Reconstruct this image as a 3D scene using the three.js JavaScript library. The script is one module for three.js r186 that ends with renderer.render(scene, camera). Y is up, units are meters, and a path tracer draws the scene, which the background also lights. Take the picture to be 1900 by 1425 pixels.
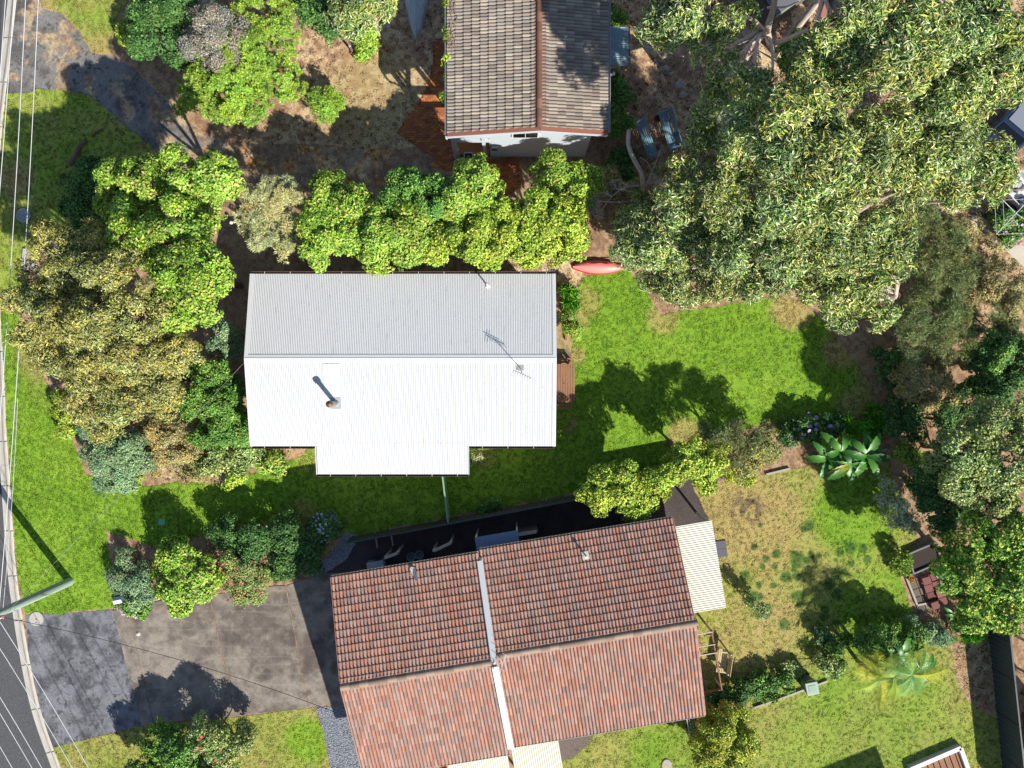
import * as THREE from 'three';
import { mergeGeometries } from 'three/addons/utils/BufferGeometryUtils.js';
import { RoundedBoxGeometry } from 'three/addons/geometries/RoundedBoxGeometry.js';

// ---------------------------------------------------------------- camera, sky, sun, exposure
const S = 38, F = 1400, H = F / S;                 // ground pixels per metre, focal length in pixels, camera height
const scene = new THREE.Scene();
const camera = new THREE.PerspectiveCamera(2 * Math.atan(712.5 / F) * 180 / Math.PI, 1900 / 1425, 0.5, 400);
camera.position.set(0, H, 0); camera.up.set(0, 0, -1); camera.lookAt(0, 0, 0);
const renderer = new THREE.WebGLRenderer({ antialias: true });
renderer.toneMapping = THREE.LinearToneMapping;
renderer.toneMappingExposure = 1.45;
renderer.shadowMap.enabled = true;
const elev = 37 * Math.PI / 180, sunDir = new THREE.Vector3(0.61 * Math.cos(elev), Math.sin(elev), 0.792 * Math.cos(elev)).normalize();
const sun = new THREE.DirectionalLight(new THREE.Color(1, 0.955, 0.87), 5);
sun.position.copy(sunDir).multiplyScalar(90); sun.castShadow = true;
Object.assign(sun.shadow.camera, { left: -40, right: 40, top: 40, bottom: -40, near: 1, far: 200 });
sun.shadow.mapSize.set(4096, 4096); sun.shadow.radius = 1;
scene.add(sun, sun.target);
{ // clear sky: deep blue overhead, paler towards the horizon, brighter round the sun
  const w = 256, h = 128, d = new Float32Array(w * h * 4), v = new THREE.Vector3();
  for (let j = 0; j < h; j++) for (let i = 0; i < w; i++) {
    const lat = ((j + 0.5) / h - 0.5) * Math.PI, lon = ((i + 0.5) / w - 0.5) * 2 * Math.PI;
    v.set(Math.cos(lat) * Math.cos(lon), Math.sin(lat), Math.cos(lat) * Math.sin(lon));
    const t = Math.pow(1 - Math.max(0, v.y), 2.2), g = Math.pow(Math.max(0, v.dot(sunDir)), 8) * 0.25, o = (j * w + i) * 4;
    d[o] = 0.09 + 0.17 * t + g; d[o + 1] = 0.15 + 0.18 * t + g * 0.95; d[o + 2] = 0.275 + 0.17 * t + g * 0.85; d[o + 3] = 1;
  }
  const sky = new THREE.DataTexture(d, w, h, THREE.RGBAFormat, THREE.FloatType);
  sky.mapping = THREE.EquirectangularReflectionMapping; sky.magFilter = THREE.LinearFilter; sky.needsUpdate = true;
  scene.background = sky; scene.environment = sky;
}

// ---------------------------------------------------------------- helpers
const V = (x, y, z) => new THREE.Vector3(x, y, z);
let seed = 12345;
const rnd = () => { seed = (seed + 0x6D2B79F5) | 0; let t = Math.imul(seed ^ (seed >>> 15), 1 | seed); t = (t + Math.imul(t ^ (t >>> 7), 61 | t)) ^ t; return ((t ^ (t >>> 14)) >>> 0) / 4294967296; };
const rr = (a, b) => a + (b - a) * rnd();
const pick = a => a[Math.floor(rnd() * a.length)];
const hsh = (x, y, z) => { let n = Math.imul(x, 374761393) + Math.imul(y, 668265263) + Math.imul(z, 2147483647 - 977) | 0; n = Math.imul(n ^ (n >>> 13), 1274126177); n ^= n >>> 16; return (n >>> 0) / 4294967296; };
const sm = t => t * t * (3 - 2 * t), lerp = (a, b, t) => a + (b - a) * t, cl = (v, a = 0, b = 1) => Math.min(b, Math.max(a, v));
const ss = (a, b, x) => sm(cl((x - a) / (b - a)));
function n3(x, y, z) {
  const X = Math.floor(x), Y = Math.floor(y), Z = Math.floor(z), u = sm(x - X), v = sm(y - Y), w = sm(z - Z);
  const L = (a, b, t) => a + (b - a) * t;
  return L(L(L(hsh(X, Y, Z), hsh(X + 1, Y, Z), u), L(hsh(X, Y + 1, Z), hsh(X + 1, Y + 1, Z), u), v), L(L(hsh(X, Y, Z + 1), hsh(X + 1, Y, Z + 1), u), L(hsh(X, Y + 1, Z + 1), hsh(X + 1, Y + 1, Z + 1), u), v), w);
}
const n2 = (x, y, s = 0) => n3(x, y, s * 17.3);
const fbm = (x, y, s = 0) => 0.5 * n2(x, y, s) + 0.27 * n2(x * 2.1, y * 2.1, s + 1) + 0.15 * n2(x * 4.3, y * 4.3, s + 2) + 0.08 * n2(x * 8.7, y * 8.7, s + 3);
const lin = v => { v /= 255; return v <= 0.04045 ? v / 12.92 : Math.pow((v + 0.055) / 1.055, 2.4); };
const enc = v => { v = cl(v); return 255 * (v <= 0.0031308 ? v * 12.92 : 1.055 * Math.pow(v, 1 / 2.4) - 0.055); };
const A = (r, g, b, k = 1.5) => [lin(r) / k, lin(g) / k, lin(b) / k];            // base colour of a surface that the sun shows as r, g, b
const mixc = (a, b, t) => [lerp(a[0], b[0], t), lerp(a[1], b[1], t), lerp(a[2], b[2], t)];
const at = (px, py, h = 0) => { const k = (H - h) / H; return V((px - 950) / S * k, h, (py - 712.5) / S * k); };   // a place on the plan, measured off the survey picture
const gx = px => (px - 950) / S, gz = py => (py - 712.5) / S;
const mat = (c, rough = 0.8, o = {}) => { const m = new THREE.MeshStandardMaterial({ roughness: rough, ...o }); m.color.setRGB(...c); return m; };
function tex(w, h, fn, srgb = true) {
  const d = new Uint8Array(w * h * 4);
  for (let j = 0; j < h; j++) for (let i = 0; i < w; i++) { const c = fn(i, j), o = (j * w + i) * 4; for (let k = 0; k < 3; k++) d[o + k] = srgb ? enc(c[k]) : cl(c[k]) * 255; d[o + 3] = 255; }
  const t = new THREE.DataTexture(d, w, h); t.magFilter = THREE.LinearFilter; t.minFilter = THREE.LinearFilter;
  t.wrapS = t.wrapT = THREE.RepeatWrapping; if (srgb) t.colorSpace = THREE.SRGBColorSpace; t.needsUpdate = true; return t;
}
const used = {};
const numbered = n => { const k = used[n] = (used[n] || 0) + 1; return k === 1 ? n : n + '_' + String(k - 1).padStart(3, '0'); };
function thing(name, label, category, p = V(0, 0, 0), turn = 0, group) {
  const o = new THREE.Group(); o.name = numbered(name); o.position.copy(p); o.rotation.y = turn; o.userData = { label, category };
  if (group) o.userData.group = group;
  scene.add(o); return o;
}
function part(parent, name, geo, m, p, r, kind) {
  const o = new THREE.Mesh(geo, m); o.name = name; if (p) o.position.copy(p); if (r) o.rotation.set(...r);
  o.castShadow = o.receiveShadow = true; if (kind) o.userData.kind = kind; parent.add(o); return o;
}
function struct(name, geo, m, label, y = 0) {
  const o = new THREE.Mesh(geo, m); o.name = numbered(name); o.position.y = y; o.receiveShadow = true; o.castShadow = true; o.userData = { kind: 'structure', label, category: name.replace(/_/g, ' ') }; scene.add(o); return o;
}
const box = (w, h, d, x = 0, y = 0, z = 0) => new THREE.BoxGeometry(w, h, d).translate(x, y, z);
const rbox = (w, h, d, r = 0.02, x = 0, y = 0, z = 0) => new RoundedBoxGeometry(w, h, d, 2, r).translate(x, y, z);
const cyl = (r0, r1, h, n = 14, x = 0, y = 0, z = 0) => new THREE.CylinderGeometry(r1, r0, h, n).translate(x, y, z);
const merge = a => mergeGeometries(a.map(g => { const q = g.index ? g.toNonIndexed() : g; for (const k of Object.keys(q.attributes)) if (!['position', 'normal', 'uv'].includes(k)) q.deleteAttribute(k); return q; }));
function bar(a, b, w, h) { // a squared timber from a to b
  const d = V().subVectors(b, a), g = new THREE.BoxGeometry(w, h, d.length());
  const q = new THREE.Quaternion().setFromRotationMatrix(new THREE.Matrix4().lookAt(V(0, 0, 0), d, Math.abs(d.clone().normalize().y) > 0.99 ? V(1, 0, 0) : V(0, 1, 0)));
  g.applyQuaternion(q); g.translate((a.x + b.x) / 2, (a.y + b.y) / 2, (a.z + b.z) / 2); return g;
}
function limbGeo(pts, r0, r1, n = 7) { // tapered tube through points
  const c = new THREE.CatmullRomCurve3(pts), seg = Math.max(3, pts.length * 4), fr = c.computeFrenetFrames(seg), pos = [], idx = [], uv = [];
  for (let i = 0; i <= seg; i++) {
    const p = c.getPointAt(i / seg), r = lerp(r0, r1, Math.pow(i / seg, 0.8)) * (0.93 + 0.14 * hsh(i, pts.length, 5));
    for (let j = 0; j <= n; j++) { const a = j / n * 2 * Math.PI, e = V().addScaledVector(fr.normals[i], Math.cos(a) * r).addScaledVector(fr.binormals[i], Math.sin(a) * r); pos.push(p.x + e.x, p.y + e.y, p.z + e.z); uv.push(j / n, i / seg * 4); }
  }
  for (let i = 0; i < seg; i++) for (let j = 0; j < n; j++) { const a = i * (n + 1) + j, b = a + n + 1; idx.push(a, a + 1, b, b, a + 1, b + 1); }
  const g = new THREE.BufferGeometry(); g.setAttribute('position', new THREE.Float32BufferAttribute(pos, 3)); g.setAttribute('uv', new THREE.Float32BufferAttribute(uv, 2)); g.setIndex(idx); g.computeVertexNormals(); return g;
}
const inside = (x, z, P) => { let c = false; for (let i = 0, j = P.length - 1; i < P.length; j = i++) { const [xi, zi] = P[i], [xj, zj] = P[j]; if ((zi > z) !== (zj > z) && x < (xj - xi) * (z - zi) / (zj - zi) + xi) c = !c; } return c; };
const poly = a => a.map(([px, py]) => [gx(px), gz(py)]);
function ragged(P, amp, step = 0.25, s = 0) { // break the straight edges of an outline
  if (!amp) return P; const o = [];
  for (let i = 0; i < P.length; i++) {
    const [x0, z0] = P[i], [x1, z1] = P[(i + 1) % P.length], l = Math.hypot(x1 - x0, z1 - z0), n = Math.max(1, Math.round(l / step)), nx = -(z1 - z0) / l, nz = (x1 - x0) / l;
    for (let k = 0; k < n; k++) { const t = k / n, x = lerp(x0, x1, t), z = lerp(z0, z1, t), e = (fbm(x * 1.3, z * 1.3, s) - 0.5) * 2.2 * amp + (n2(x * 6, z * 6, s + 9) - 0.5) * amp * 0.6; o.push([x + nx * e, z + nz * e]); }
  }
  return o;
}
// a sheet of ground: outline in metres, height, and colour as a function of the place; its texture covers its own box
function sheet(name, label, P, y, colour, o = {}) {
  const Q = ragged(P, o.rag || 0, 0.22, name.length), sh = new THREE.Shape(Q.map(([x, z]) => new THREE.Vector2(x, -z)));
  const g = new THREE.ShapeGeometry(sh).rotateX(-Math.PI / 2), p = g.attributes.position, uv = g.attributes.uv;
  let x0 = 1e9, x1 = -1e9, z0 = 1e9, z1 = -1e9; for (const [x, z] of Q) { x0 = Math.min(x0, x); x1 = Math.max(x1, x); z0 = Math.min(z0, z); z1 = Math.max(z1, z); }
  for (let i = 0; i < p.count; i++) uv.setXY(i, (p.getX(i) - x0) / (x1 - x0), (p.getZ(i) - z0) / (z1 - z0));
  const res = o.res || 0.03, w = cl(Math.ceil((x1 - x0) / res), 16, 1400), h = cl(Math.ceil((z1 - z0) / res), 16, 1400);
  const m = new THREE.MeshStandardMaterial({ roughness: o.rough ?? 0.95, map: tex(w, h, (i, j) => colour(lerp(x0, x1, (i + 0.5) / w), lerp(z0, z1, (j + 0.5) / h))) });
  if (o.bump) { m.bumpMap = bumpTex; m.bumpMap = bumpTex.clone(); m.bumpMap.repeat.set((x1 - x0) / 2, (z1 - z0) / 2); m.bumpScale = o.bump; }
  const s = struct(name, g, m, label, y); s.userData.outline = undefined; return { mesh: s, P: Q, y };
}
const bumpTex = tex(256, 256, (i, j) => { const a = i / 256 * 2 * Math.PI, v = 0.55 * hsh(i, j, 3) + 0.45 * n3(8 * Math.cos(a) + 20, 8 * Math.sin(a) + 20, j / 8); return [v, v, v]; }, false);
function scatter(P, n, fn) { let x0 = 1e9, x1 = -1e9, z0 = 1e9, z1 = -1e9; for (const [x, z] of P) { x0 = Math.min(x0, x); x1 = Math.max(x1, x); z0 = Math.min(z0, z); z1 = Math.max(z1, z); } const N = Math.round(n * (x1 - x0) * (z1 - z0)); for (let i = 0; i < N; i++) { const x = rr(x0, x1), z = rr(z0, z1); if (inside(x, z, P)) fn(x, z); } }
function instanced(name, geo, m, list, parent = scene) { // list of [matrix, colour]
  const o = new THREE.InstancedMesh(geo, m, list.length), c = new THREE.Color(); o.name = parent === scene ? numbered(name) : name;
  list.forEach(([M, k], i) => { o.setMatrixAt(i, M); o.setColorAt(i, c.setRGB(...(k || [1, 1, 1]))); });
  o.castShadow = o.receiveShadow = true; o.userData.kind = 'stuff'; parent.add(o); return o;
}
const M4 = (p, q, s) => new THREE.Matrix4().compose(p, q, s), QY = a => new THREE.Quaternion().setFromAxisAngle(V(0, 1, 0), a);
const UPV = V(0, 1, 0);

// ---------------------------------------------------------------- ground colours
const C = {
  lush: A(146, 190, 46), lush2: A(166, 204, 60), deep: A(130, 176, 42), straw: A(205, 182, 112), olive: A(150, 165, 60), dry: A(224, 204, 134),
  soil: A(96, 74, 56), litter: A(216, 178, 138), litter2: A(176, 138, 108), pale: A(246, 218, 172), rust: A(206, 136, 92), dark: A(62, 50, 42),
};
const grassC = (dryness, s, hue = 0.5) => (x, z) => {
  const a = fbm(x * 0.5, z * 0.5, s), b = fbm(x * 2.2, z * 2.2, s + 4), f = hsh(Math.floor(x * 34), Math.floor(z * 34), s);
  let c = mixc(C.deep, C.lush, ss(0.25, 0.6, b)); c = mixc(c, C.lush2, ss(0.45, 0.75, a) * 0.75); c = mixc(c, C.olive, hue * 0.35 * ss(0.5, 0.7, b));
  c = mixc(c, C.straw, cl(dryness(x, z) * (0.55 + 0.9 * fbm(x * 3.3, z * 3.3, s + 7))));
  const k = 0.78 + 0.44 * f; return [c[0] * k, c[1] * k, c[2] * k];
};
const blob = (px, py, r, x, z) => 1 - ss(0.45, 1, Math.hypot(x - gx(px), z - gz(py)) / (r / S));
const litterC = (tan, s) => (x, z) => {
  const a = fbm(x * 0.8, z * 0.8, s), b = fbm(x * 5, z * 5, s + 3), f = hsh(Math.floor(x * 30), Math.floor(z * 30), s);
  let c = mixc(C.litter2, C.litter, ss(0.3, 0.65, b)); c = mixc(c, C.pale, tan * ss(0.42, 0.68, 0.5 * a + 0.5 * b)); c = mixc(c, C.rust, 0.35 * ss(0.55, 0.75, fbm(x * 2, z * 2, s + 8)));
  const k = 0.68 + 0.64 * f; return [c[0] * k, c[1] * k, c[2] * k];
};
// ---------------------------------------------------------------- ground, road, kerb, driveways, lawns
const kerbR = [[70, -260], [48, -130], [31, 0], [21, 90], [10, 180], [2, 260], [-3, 350], [-4, 450], [-2, 530], [2, 600], [8, 700], [12, 800], [19, 900], [31, 1065], [53, 1215], [76, 1320], [113, 1425], [150, 1525], [230, 1700]];
const kerbPts = kerbR.map(([x, y]) => at(x, y)), kerbCurve = new THREE.CatmullRomCurve3(kerbPts);
const kp = []; for (let i = 0; i <= 120; i++) kp.push(kerbCurve.getPointAt(i / 120));
{ // terrain reaches the horizon east of the kerb; the road lies a kerb's height lower to its west
  const P = kp.map(p => [p.x - 0.2, p.z]); P.unshift([P[0][0], -260]); P.push([P[P.length - 1][0], 260], [300, 260], [300, -260]);
  const sh = new THREE.Shape(P.map(([x, z]) => new THREE.Vector2(x, -z))), g = new THREE.ShapeGeometry(sh).rotateX(-Math.PI / 2), uv = g.attributes.uv, p = g.attributes.position;
  for (let i = 0; i < p.count; i++) uv.setXY(i, p.getX(i) / 12, p.getZ(i) / 12);
  const f = litterC(0.25, 3), T = tex(512, 512, (i, j) => { const x = i / 512 * 12, z = j / 512 * 12, u = cl((x - 10) / 2), a = f(x, z), b = f(x - 12, z), c = mixc(a, b, u); return c.map(v => v * 0.8); });
  struct('terrain', g, new THREE.MeshStandardMaterial({ map: T, roughness: 1 }), 'brown soil and leaf litter between the lawns', 0);
  const R = kp.map(p => [p.x - 0.3, p.z]); R.unshift([R[0][0], -260]); R.push([R[R.length - 1][0], 260], [-300, 260], [-300, -260]);
  const rg = new THREE.ShapeGeometry(new THREE.Shape(R.map(([x, z]) => new THREE.Vector2(x, -z)))).rotateX(-Math.PI / 2), ru = rg.attributes.uv, rp = rg.attributes.position;
  for (let i = 0; i < rp.count; i++) ru.setXY(i, rp.getX(i) / 6, rp.getZ(i) / 6);
  const rt = tex(512, 512, (i, j) => { const v = 0.075 + 0.09 * (hsh(i, j, 1) - 0.3) * hsh(i, j, 8) + 0.03 * (hsh(i >> 2, j >> 2, 2) - 0.5); return [v * 1.0, v * 1.0, v * 1.03]; });
  struct('road', rg, new THREE.MeshStandardMaterial({ map: rt, roughness: 0.9 }), 'grey asphalt road at the left edge', -0.1);
}
const concTex = (r, g, b, s, amp = 0.25) => tex(512, 512, (i, j) => { const x = i / 64, z = j / 64, v = 1 + amp * (fbm(x, z, s) - 0.5) * 2 + 0.18 * (hsh(i, j, s) - 0.5); const c = A(r, g, b); return c.map(q => q * v); });
const kerbM = new THREE.MeshStandardMaterial({ map: concTex(226, 220, 206, 3, 0.16), roughness: 0.9 });
{
  const k = new THREE.Group(); k.name = 'kerb'; k.userData = { kind: 'structure', label: 'pale concrete kerb and gutter along the road', category: 'kerb' }; scene.add(k);
  const prof = [[-0.5, -0.09], [-0.22, -0.07], [-0.14, 0.035], [-0.02, 0.045], [0.0, 0.0]];      // across the kerb, metres from its lawn edge
  for (let s = 0; s < 117; s += 5) {
    const pos = [], idx = [], uv = [], n = 5;
    for (let i = 0; i <= n; i++) { const f = s + i + (i === 0 ? 0.045 : i === n ? -0.045 : 0), a = kerbCurve.getPointAt(Math.min(1, f / 120)), t = kerbCurve.getTangentAt(Math.min(1, f / 120)); for (const [d, h] of prof) { pos.push(a.x + t.z * d, h, a.z - t.x * d); uv.push(a.z / 3 + s * 0.37, d + s * 0.13); } }
    const m = prof.length; for (let i = 0; i < n; i++) for (let j = 0; j < m - 1; j++) { const a = i * m + j, b = a + m; idx.push(a, b, a + 1, b, b + 1, a + 1); }
    const g = new THREE.BufferGeometry(); g.setAttribute('position', new THREE.Float32BufferAttribute(pos, 3)); g.setAttribute('uv', new THREE.Float32BufferAttribute(uv, 2)); g.setIndex(idx); g.computeVertexNormals();
    part(k, 'kerb_stone', g, kerbM);
  }
}
const lawns = [];
// verge and front lawn
const vergeP = poly([[-1, 545], [3, 600], [9, 700], [13, 800], [20, 900], [32, 1065], [47, 1138], [70, 1136], [110, 1140], [150, 1133], [217, 1127], [223, 1120], [206, 1050], [197, 985], [290, 1015], [332, 1002], [332, 895], [255, 905], [160, 880], [130, 800], [100, 735], [75, 690], [60, 640], [40, 590]]);
const verge = sheet('lawn', 'bright green verge lawn between kerb and front garden', vergeP, 0.012, grassC((x, z) => 0.75 * blob(75, 660, 60, x, z) + 0.25 * blob(95, 720, 60, x, z), 11, 0.1), { rag: 0.09, bump: 0.02 });
lawns.push([verge, (x, z) => 0.7 * blob(75, 660, 60, x, z), 11, 0.1, 95]);
const backP = poly([[330, 893], [430, 905], [480, 872], [560, 848], [600, 790], [1000, 790], [1062, 660], [1066, 560], [1080, 515], [1165, 500], [1200, 540], [1225, 585], [1300, 575], [1440, 548], [1490, 560], [1530, 600], [1570, 650], [1600, 690], [1622, 730], [1600, 772], [1500, 768], [1420, 785], [1360, 805], [1290, 812], [1245, 850], [1290, 868], [1060, 915], [650, 994], [600, 972], [470, 968], [330, 1004]]);
const backDry = (x, z) => 0.95 * blob(1470, 570, 55, x, z) + 0.9 * blob(1560, 650, 45, x, z) + 0.7 * blob(1230, 590, 40, x, z) + 0.8 * blob(1270, 810, 45, x, z) + 0.6 * blob(1085, 560, 40, x, z) + 0.75 * blob(1600, 760, 60, x, z) + 0.35 * blob(580, 845, 50, x, z) + 0.4 * blob(900, 850, 30, x, z) + 0.7 * blob(1620, 690, 45, x, z) + 0.55 * blob(560, 960, 45, x, z) + 0.7 * blob(1070, 660, 22, x, z) + 0.6 * blob(1075, 600, 25, x, z);
const back = sheet('lawn', 'lush green back lawn wrapping round the white-roofed house', backP, 0.012, grassC(backDry, 21, 0.3), { rag: 0.12, bump: 0.02 });
lawns.push([back, backDry, 21, 0.3, 80]);
const yardP = poly([[1286, 905], [1460, 872], [1560, 850], [1640, 846], [1665, 905], [1700, 1000], [1665, 1040], [1680, 1110], [1720, 1190], [1840, 1170], [1852, 1300], [1862, 1560], [900, 1560], [1040, 1420], [1100, 1360], [1290, 1335], [1400, 1312], [1310, 1280], [1290, 1120], [1345, 1115], [1322, 975]]);
const yardDry = (x, z) => { const n = fbm(x * 0.45 + 3, z * 0.45, 31); return cl(0.5 + 0.8 * (n - 0.45) + 0.55 * blob(1380, 960, 130, x, z) - 0.75 * blob(1590, 950, 110, x, z) - 0.4 * blob(1640, 1130, 120, x, z) + 0.3 * blob(1400, 1180, 120, x, z) - 0.35 * blob(1250, 1380, 120, x, z) - 0.3 * blob(1600, 1340, 200, x, z)); };
const patches = []; for (const [px, py, n, r] of [[1480, 1090, 26, 90], [1440, 1060, 12, 60], [1540, 1020, 8, 60], [1460, 1000, 5, 50], [1600, 1010, 4, 40]]) for (let i = 0; i < n; i++) patches.push([gx(px + rr(-r, r)), gz(py + rr(-r, r) * 0.8), rr(0.12, 0.34)]);
const clover = (x, z) => { let v = 0; for (const [a, b, r] of patches) { const d = Math.hypot(x - a, z - b); if (d < r * 1.4) v = Math.max(v, 1 - ss(0.55, 1.15, d / r + 0.6 * (fbm(x * 6, z * 6, 5) - 0.5))); } return v; };
const yg = grassC(yardDry, 31, 0.8), yardC = (x, z) => { const c = yg(x, z), v = clover(x, z), s = 0.8 * blob(1385, 945, 42, x, z) * ss(0.35, 0.6, fbm(x * 4, z * 4, 77)); return mixc(mixc(c, A(120, 96, 84), s), A(70, 118, 40), v * 0.85); };
const yard = sheet('lawn', 'patchy yellow-green lawn of the neighbour at lower right', yardP, 0.012, yardC, { rag: 0.12, bump: 0.02 });
lawns.push([yard, yardDry, 31, 0.8, 62, yardC]);
const lowP = poly([[96, 1388], [160, 1372], [262, 1348], [420, 1332], [582, 1313], [600, 1360], [612, 1425], [625, 1560], [180, 1560], [120, 1430]]);
const lowDry = (x, z) => cl(0.5 + 0.9 * (fbm(x * 0.8, z * 0.8, 41) - 0.45) - 0.6 * blob(575, 1370, 55, x, z));
const low = sheet('lawn', 'small lawn below the concrete driveway', lowP, 0.012, grassC(lowDry, 41, 0.6), { rag: 0.06, bump: 0.02 });
lawns.push([low, lowDry, 41, 0.6, 75]);
const nwP = poly([[76, -60], [250, -60], [232, 20], [215, 60], [205, 100], [170, 98], [150, 60], [120, 25], [78, 15]]);
const nwDry = (x, z) => cl(0.45 + 1.1 * (fbm(x * 0.9, z * 0.9, 51) - 0.45) + 0.5 * blob(195, 90, 40, x, z) + 0.5 * blob(85, 15, 30, x, z));
const nw = sheet('lawn', 'yellow-green verge patch at the top left', nwP, 0.02, grassC(nwDry, 51, 0.7), { rag: 0.14, bump: 0.02 });
lawns.push([nw, nwDry, 51, 0.7, 70]);
const shadeP = poly([[8, 175], [60, 170], [110, 165], [165, 175], [230, 235], [300, 290], [330, 340], [300, 420], [130, 440], [60, 460], [40, 540], [-2, 545], [-4, 400], [2, 270]]);
const shadeDry = (x, z) => cl(0.25 + 1.0 * (fbm(x * 0.7, z * 0.7, 61) - 0.4) + 0.5 * blob(30, 330, 45, x, z) + 0.35 * blob(310, 300, 60, x, z));
const shadeL = sheet('lawn', 'shaded lawn below the worn driveway at left', shadeP, 0.012, grassC(shadeDry, 61, 0.5), { rag: 0.16, bump: 0.02 });
lawns.push([shadeL, shadeDry, 61, 0.5, 65]);

{ // grass blades standing on every lawn
  const pos = [], nrm = [], col = [];
  for (let b = 0; b < 18; b++) {
    const a = rr(0, 6.28), r = rr(0, 0.08), x = Math.cos(a) * r, z = Math.sin(a) * r, w = rr(0.007, 0.012), h = rr(0.014, 0.034), t = rr(0, 6.28), lx = Math.cos(t) * rr(0.01, 0.04), lz = Math.sin(t) * rr(0.01, 0.04), d = rr(0, 3.14);
    pos.push(x - Math.cos(d) * w, 0, z - Math.sin(d) * w, x + Math.cos(d) * w, 0, z + Math.sin(d) * w, x + lx, h, z + lz);
    const k = rr(0.75, 1.25); for (let q = 0; q < 3; q++) { nrm.push(lx * 4, 1, lz * 4); col.push(k, k, k); }
  }
  const g = new THREE.BufferGeometry(); g.setAttribute('position', new THREE.Float32BufferAttribute(pos, 3)); g.setAttribute('normal', new THREE.Float32BufferAttribute(nrm, 3)); g.setAttribute('color', new THREE.Float32BufferAttribute(col, 3));
  const m = new THREE.MeshStandardMaterial({ roughness: 0.9, vertexColors: true, side: THREE.DoubleSide });
  const names = ['verge', 'back', 'neighbour', 'low', 'corner', 'shaded'];
  lawns.forEach(([L, dry, s, hue, dens, cf], i) => {
    const f = cf || grassC(dry, s, hue), list = [];
    scatter(L.P, dens, (x, z) => { const c = f(x, z), k = rr(0.98, 1.22); list.push([M4(V(x, L.y, z), QY(rr(0, 6.28)), V(rr(0.8, 1.3), rr(0.6, 1.35), rr(0.8, 1.3))), c.map(v => v * k)]); });
    const o = instanced('grass', g, m, list); o.userData.label = ['short bright grass blades of the verge lawn', 'dense green grass blades of the back lawn', 'patchy straw-tipped grass blades of the lower right lawn', 'grass blades of the lawn below the driveway', 'grass blades of the top left verge patch', 'grass blades of the shaded left lawn'][i]; o.userData.category = 'grass';
  });
}
// asphalt aprons
const asphaltC = (s, light, lo = A(92, 92, 96), hi = A(148, 149, 154)) => (x, z) => { const a = fbm(x * 1.1, z * 1.1, s), b = fbm(x * 5, z * 5, s + 2), f = hsh(Math.floor(x * 40), Math.floor(z * 40), s); let c = mixc(lo, hi, ss(0.35, 0.62, 0.65 * a + 0.35 * b) * light); c = mixc(c, A(62, 61, 63), 0.7 * ss(0.58, 0.66, b) * ss(0.4, 0.6, fbm(x * 2, z * 2, s + 6))); const k = 0.72 + 0.56 * f; return c.map(v => v * k); };
sheet('driveway', 'worn grey asphalt apron between kerb and concrete driveway', poly([[47, 1141], [75, 1139], [150, 1136], [213, 1130], [235, 1220], [259, 1303], [262, 1345], [160, 1372], [98, 1388], [76, 1320], [53, 1215]]), 0.008, asphaltC(5, 1), { rag: 0.03, res: 0.025, bump: 0.01 });
const worn = asphaltC(8, 0.9, A(104, 100, 96), A(160, 156, 150)), ltr = litterC(0.9, 9);
sheet('driveway', 'crumbling asphalt driveway strewn with litter at upper left', poly([[30, -40], [75, -60], [76, 15], [110, 25], [150, 60], [170, 98], [215, 108], [245, 125], [300, 180], [360, 235], [430, 262], [560, 270], [700, 278], [826, 290], [826, 330], [700, 345], [560, 350], [440, 345], [350, 320], [250, 250], [170, 180], [110, 165], [60, 172], [10, 178], [20, 90]]), 0.006, (x, z) => mixc(worn(x, z), ltr(x, z).map(v => v * 0.8), 0.9 * ss(0.5, 0.62, fbm(x * 1.6, z * 1.6, 14)) + 0.85 * ss(gx(320), gx(470), x)), { rag: 0.14, bump: 0.015 });
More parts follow.
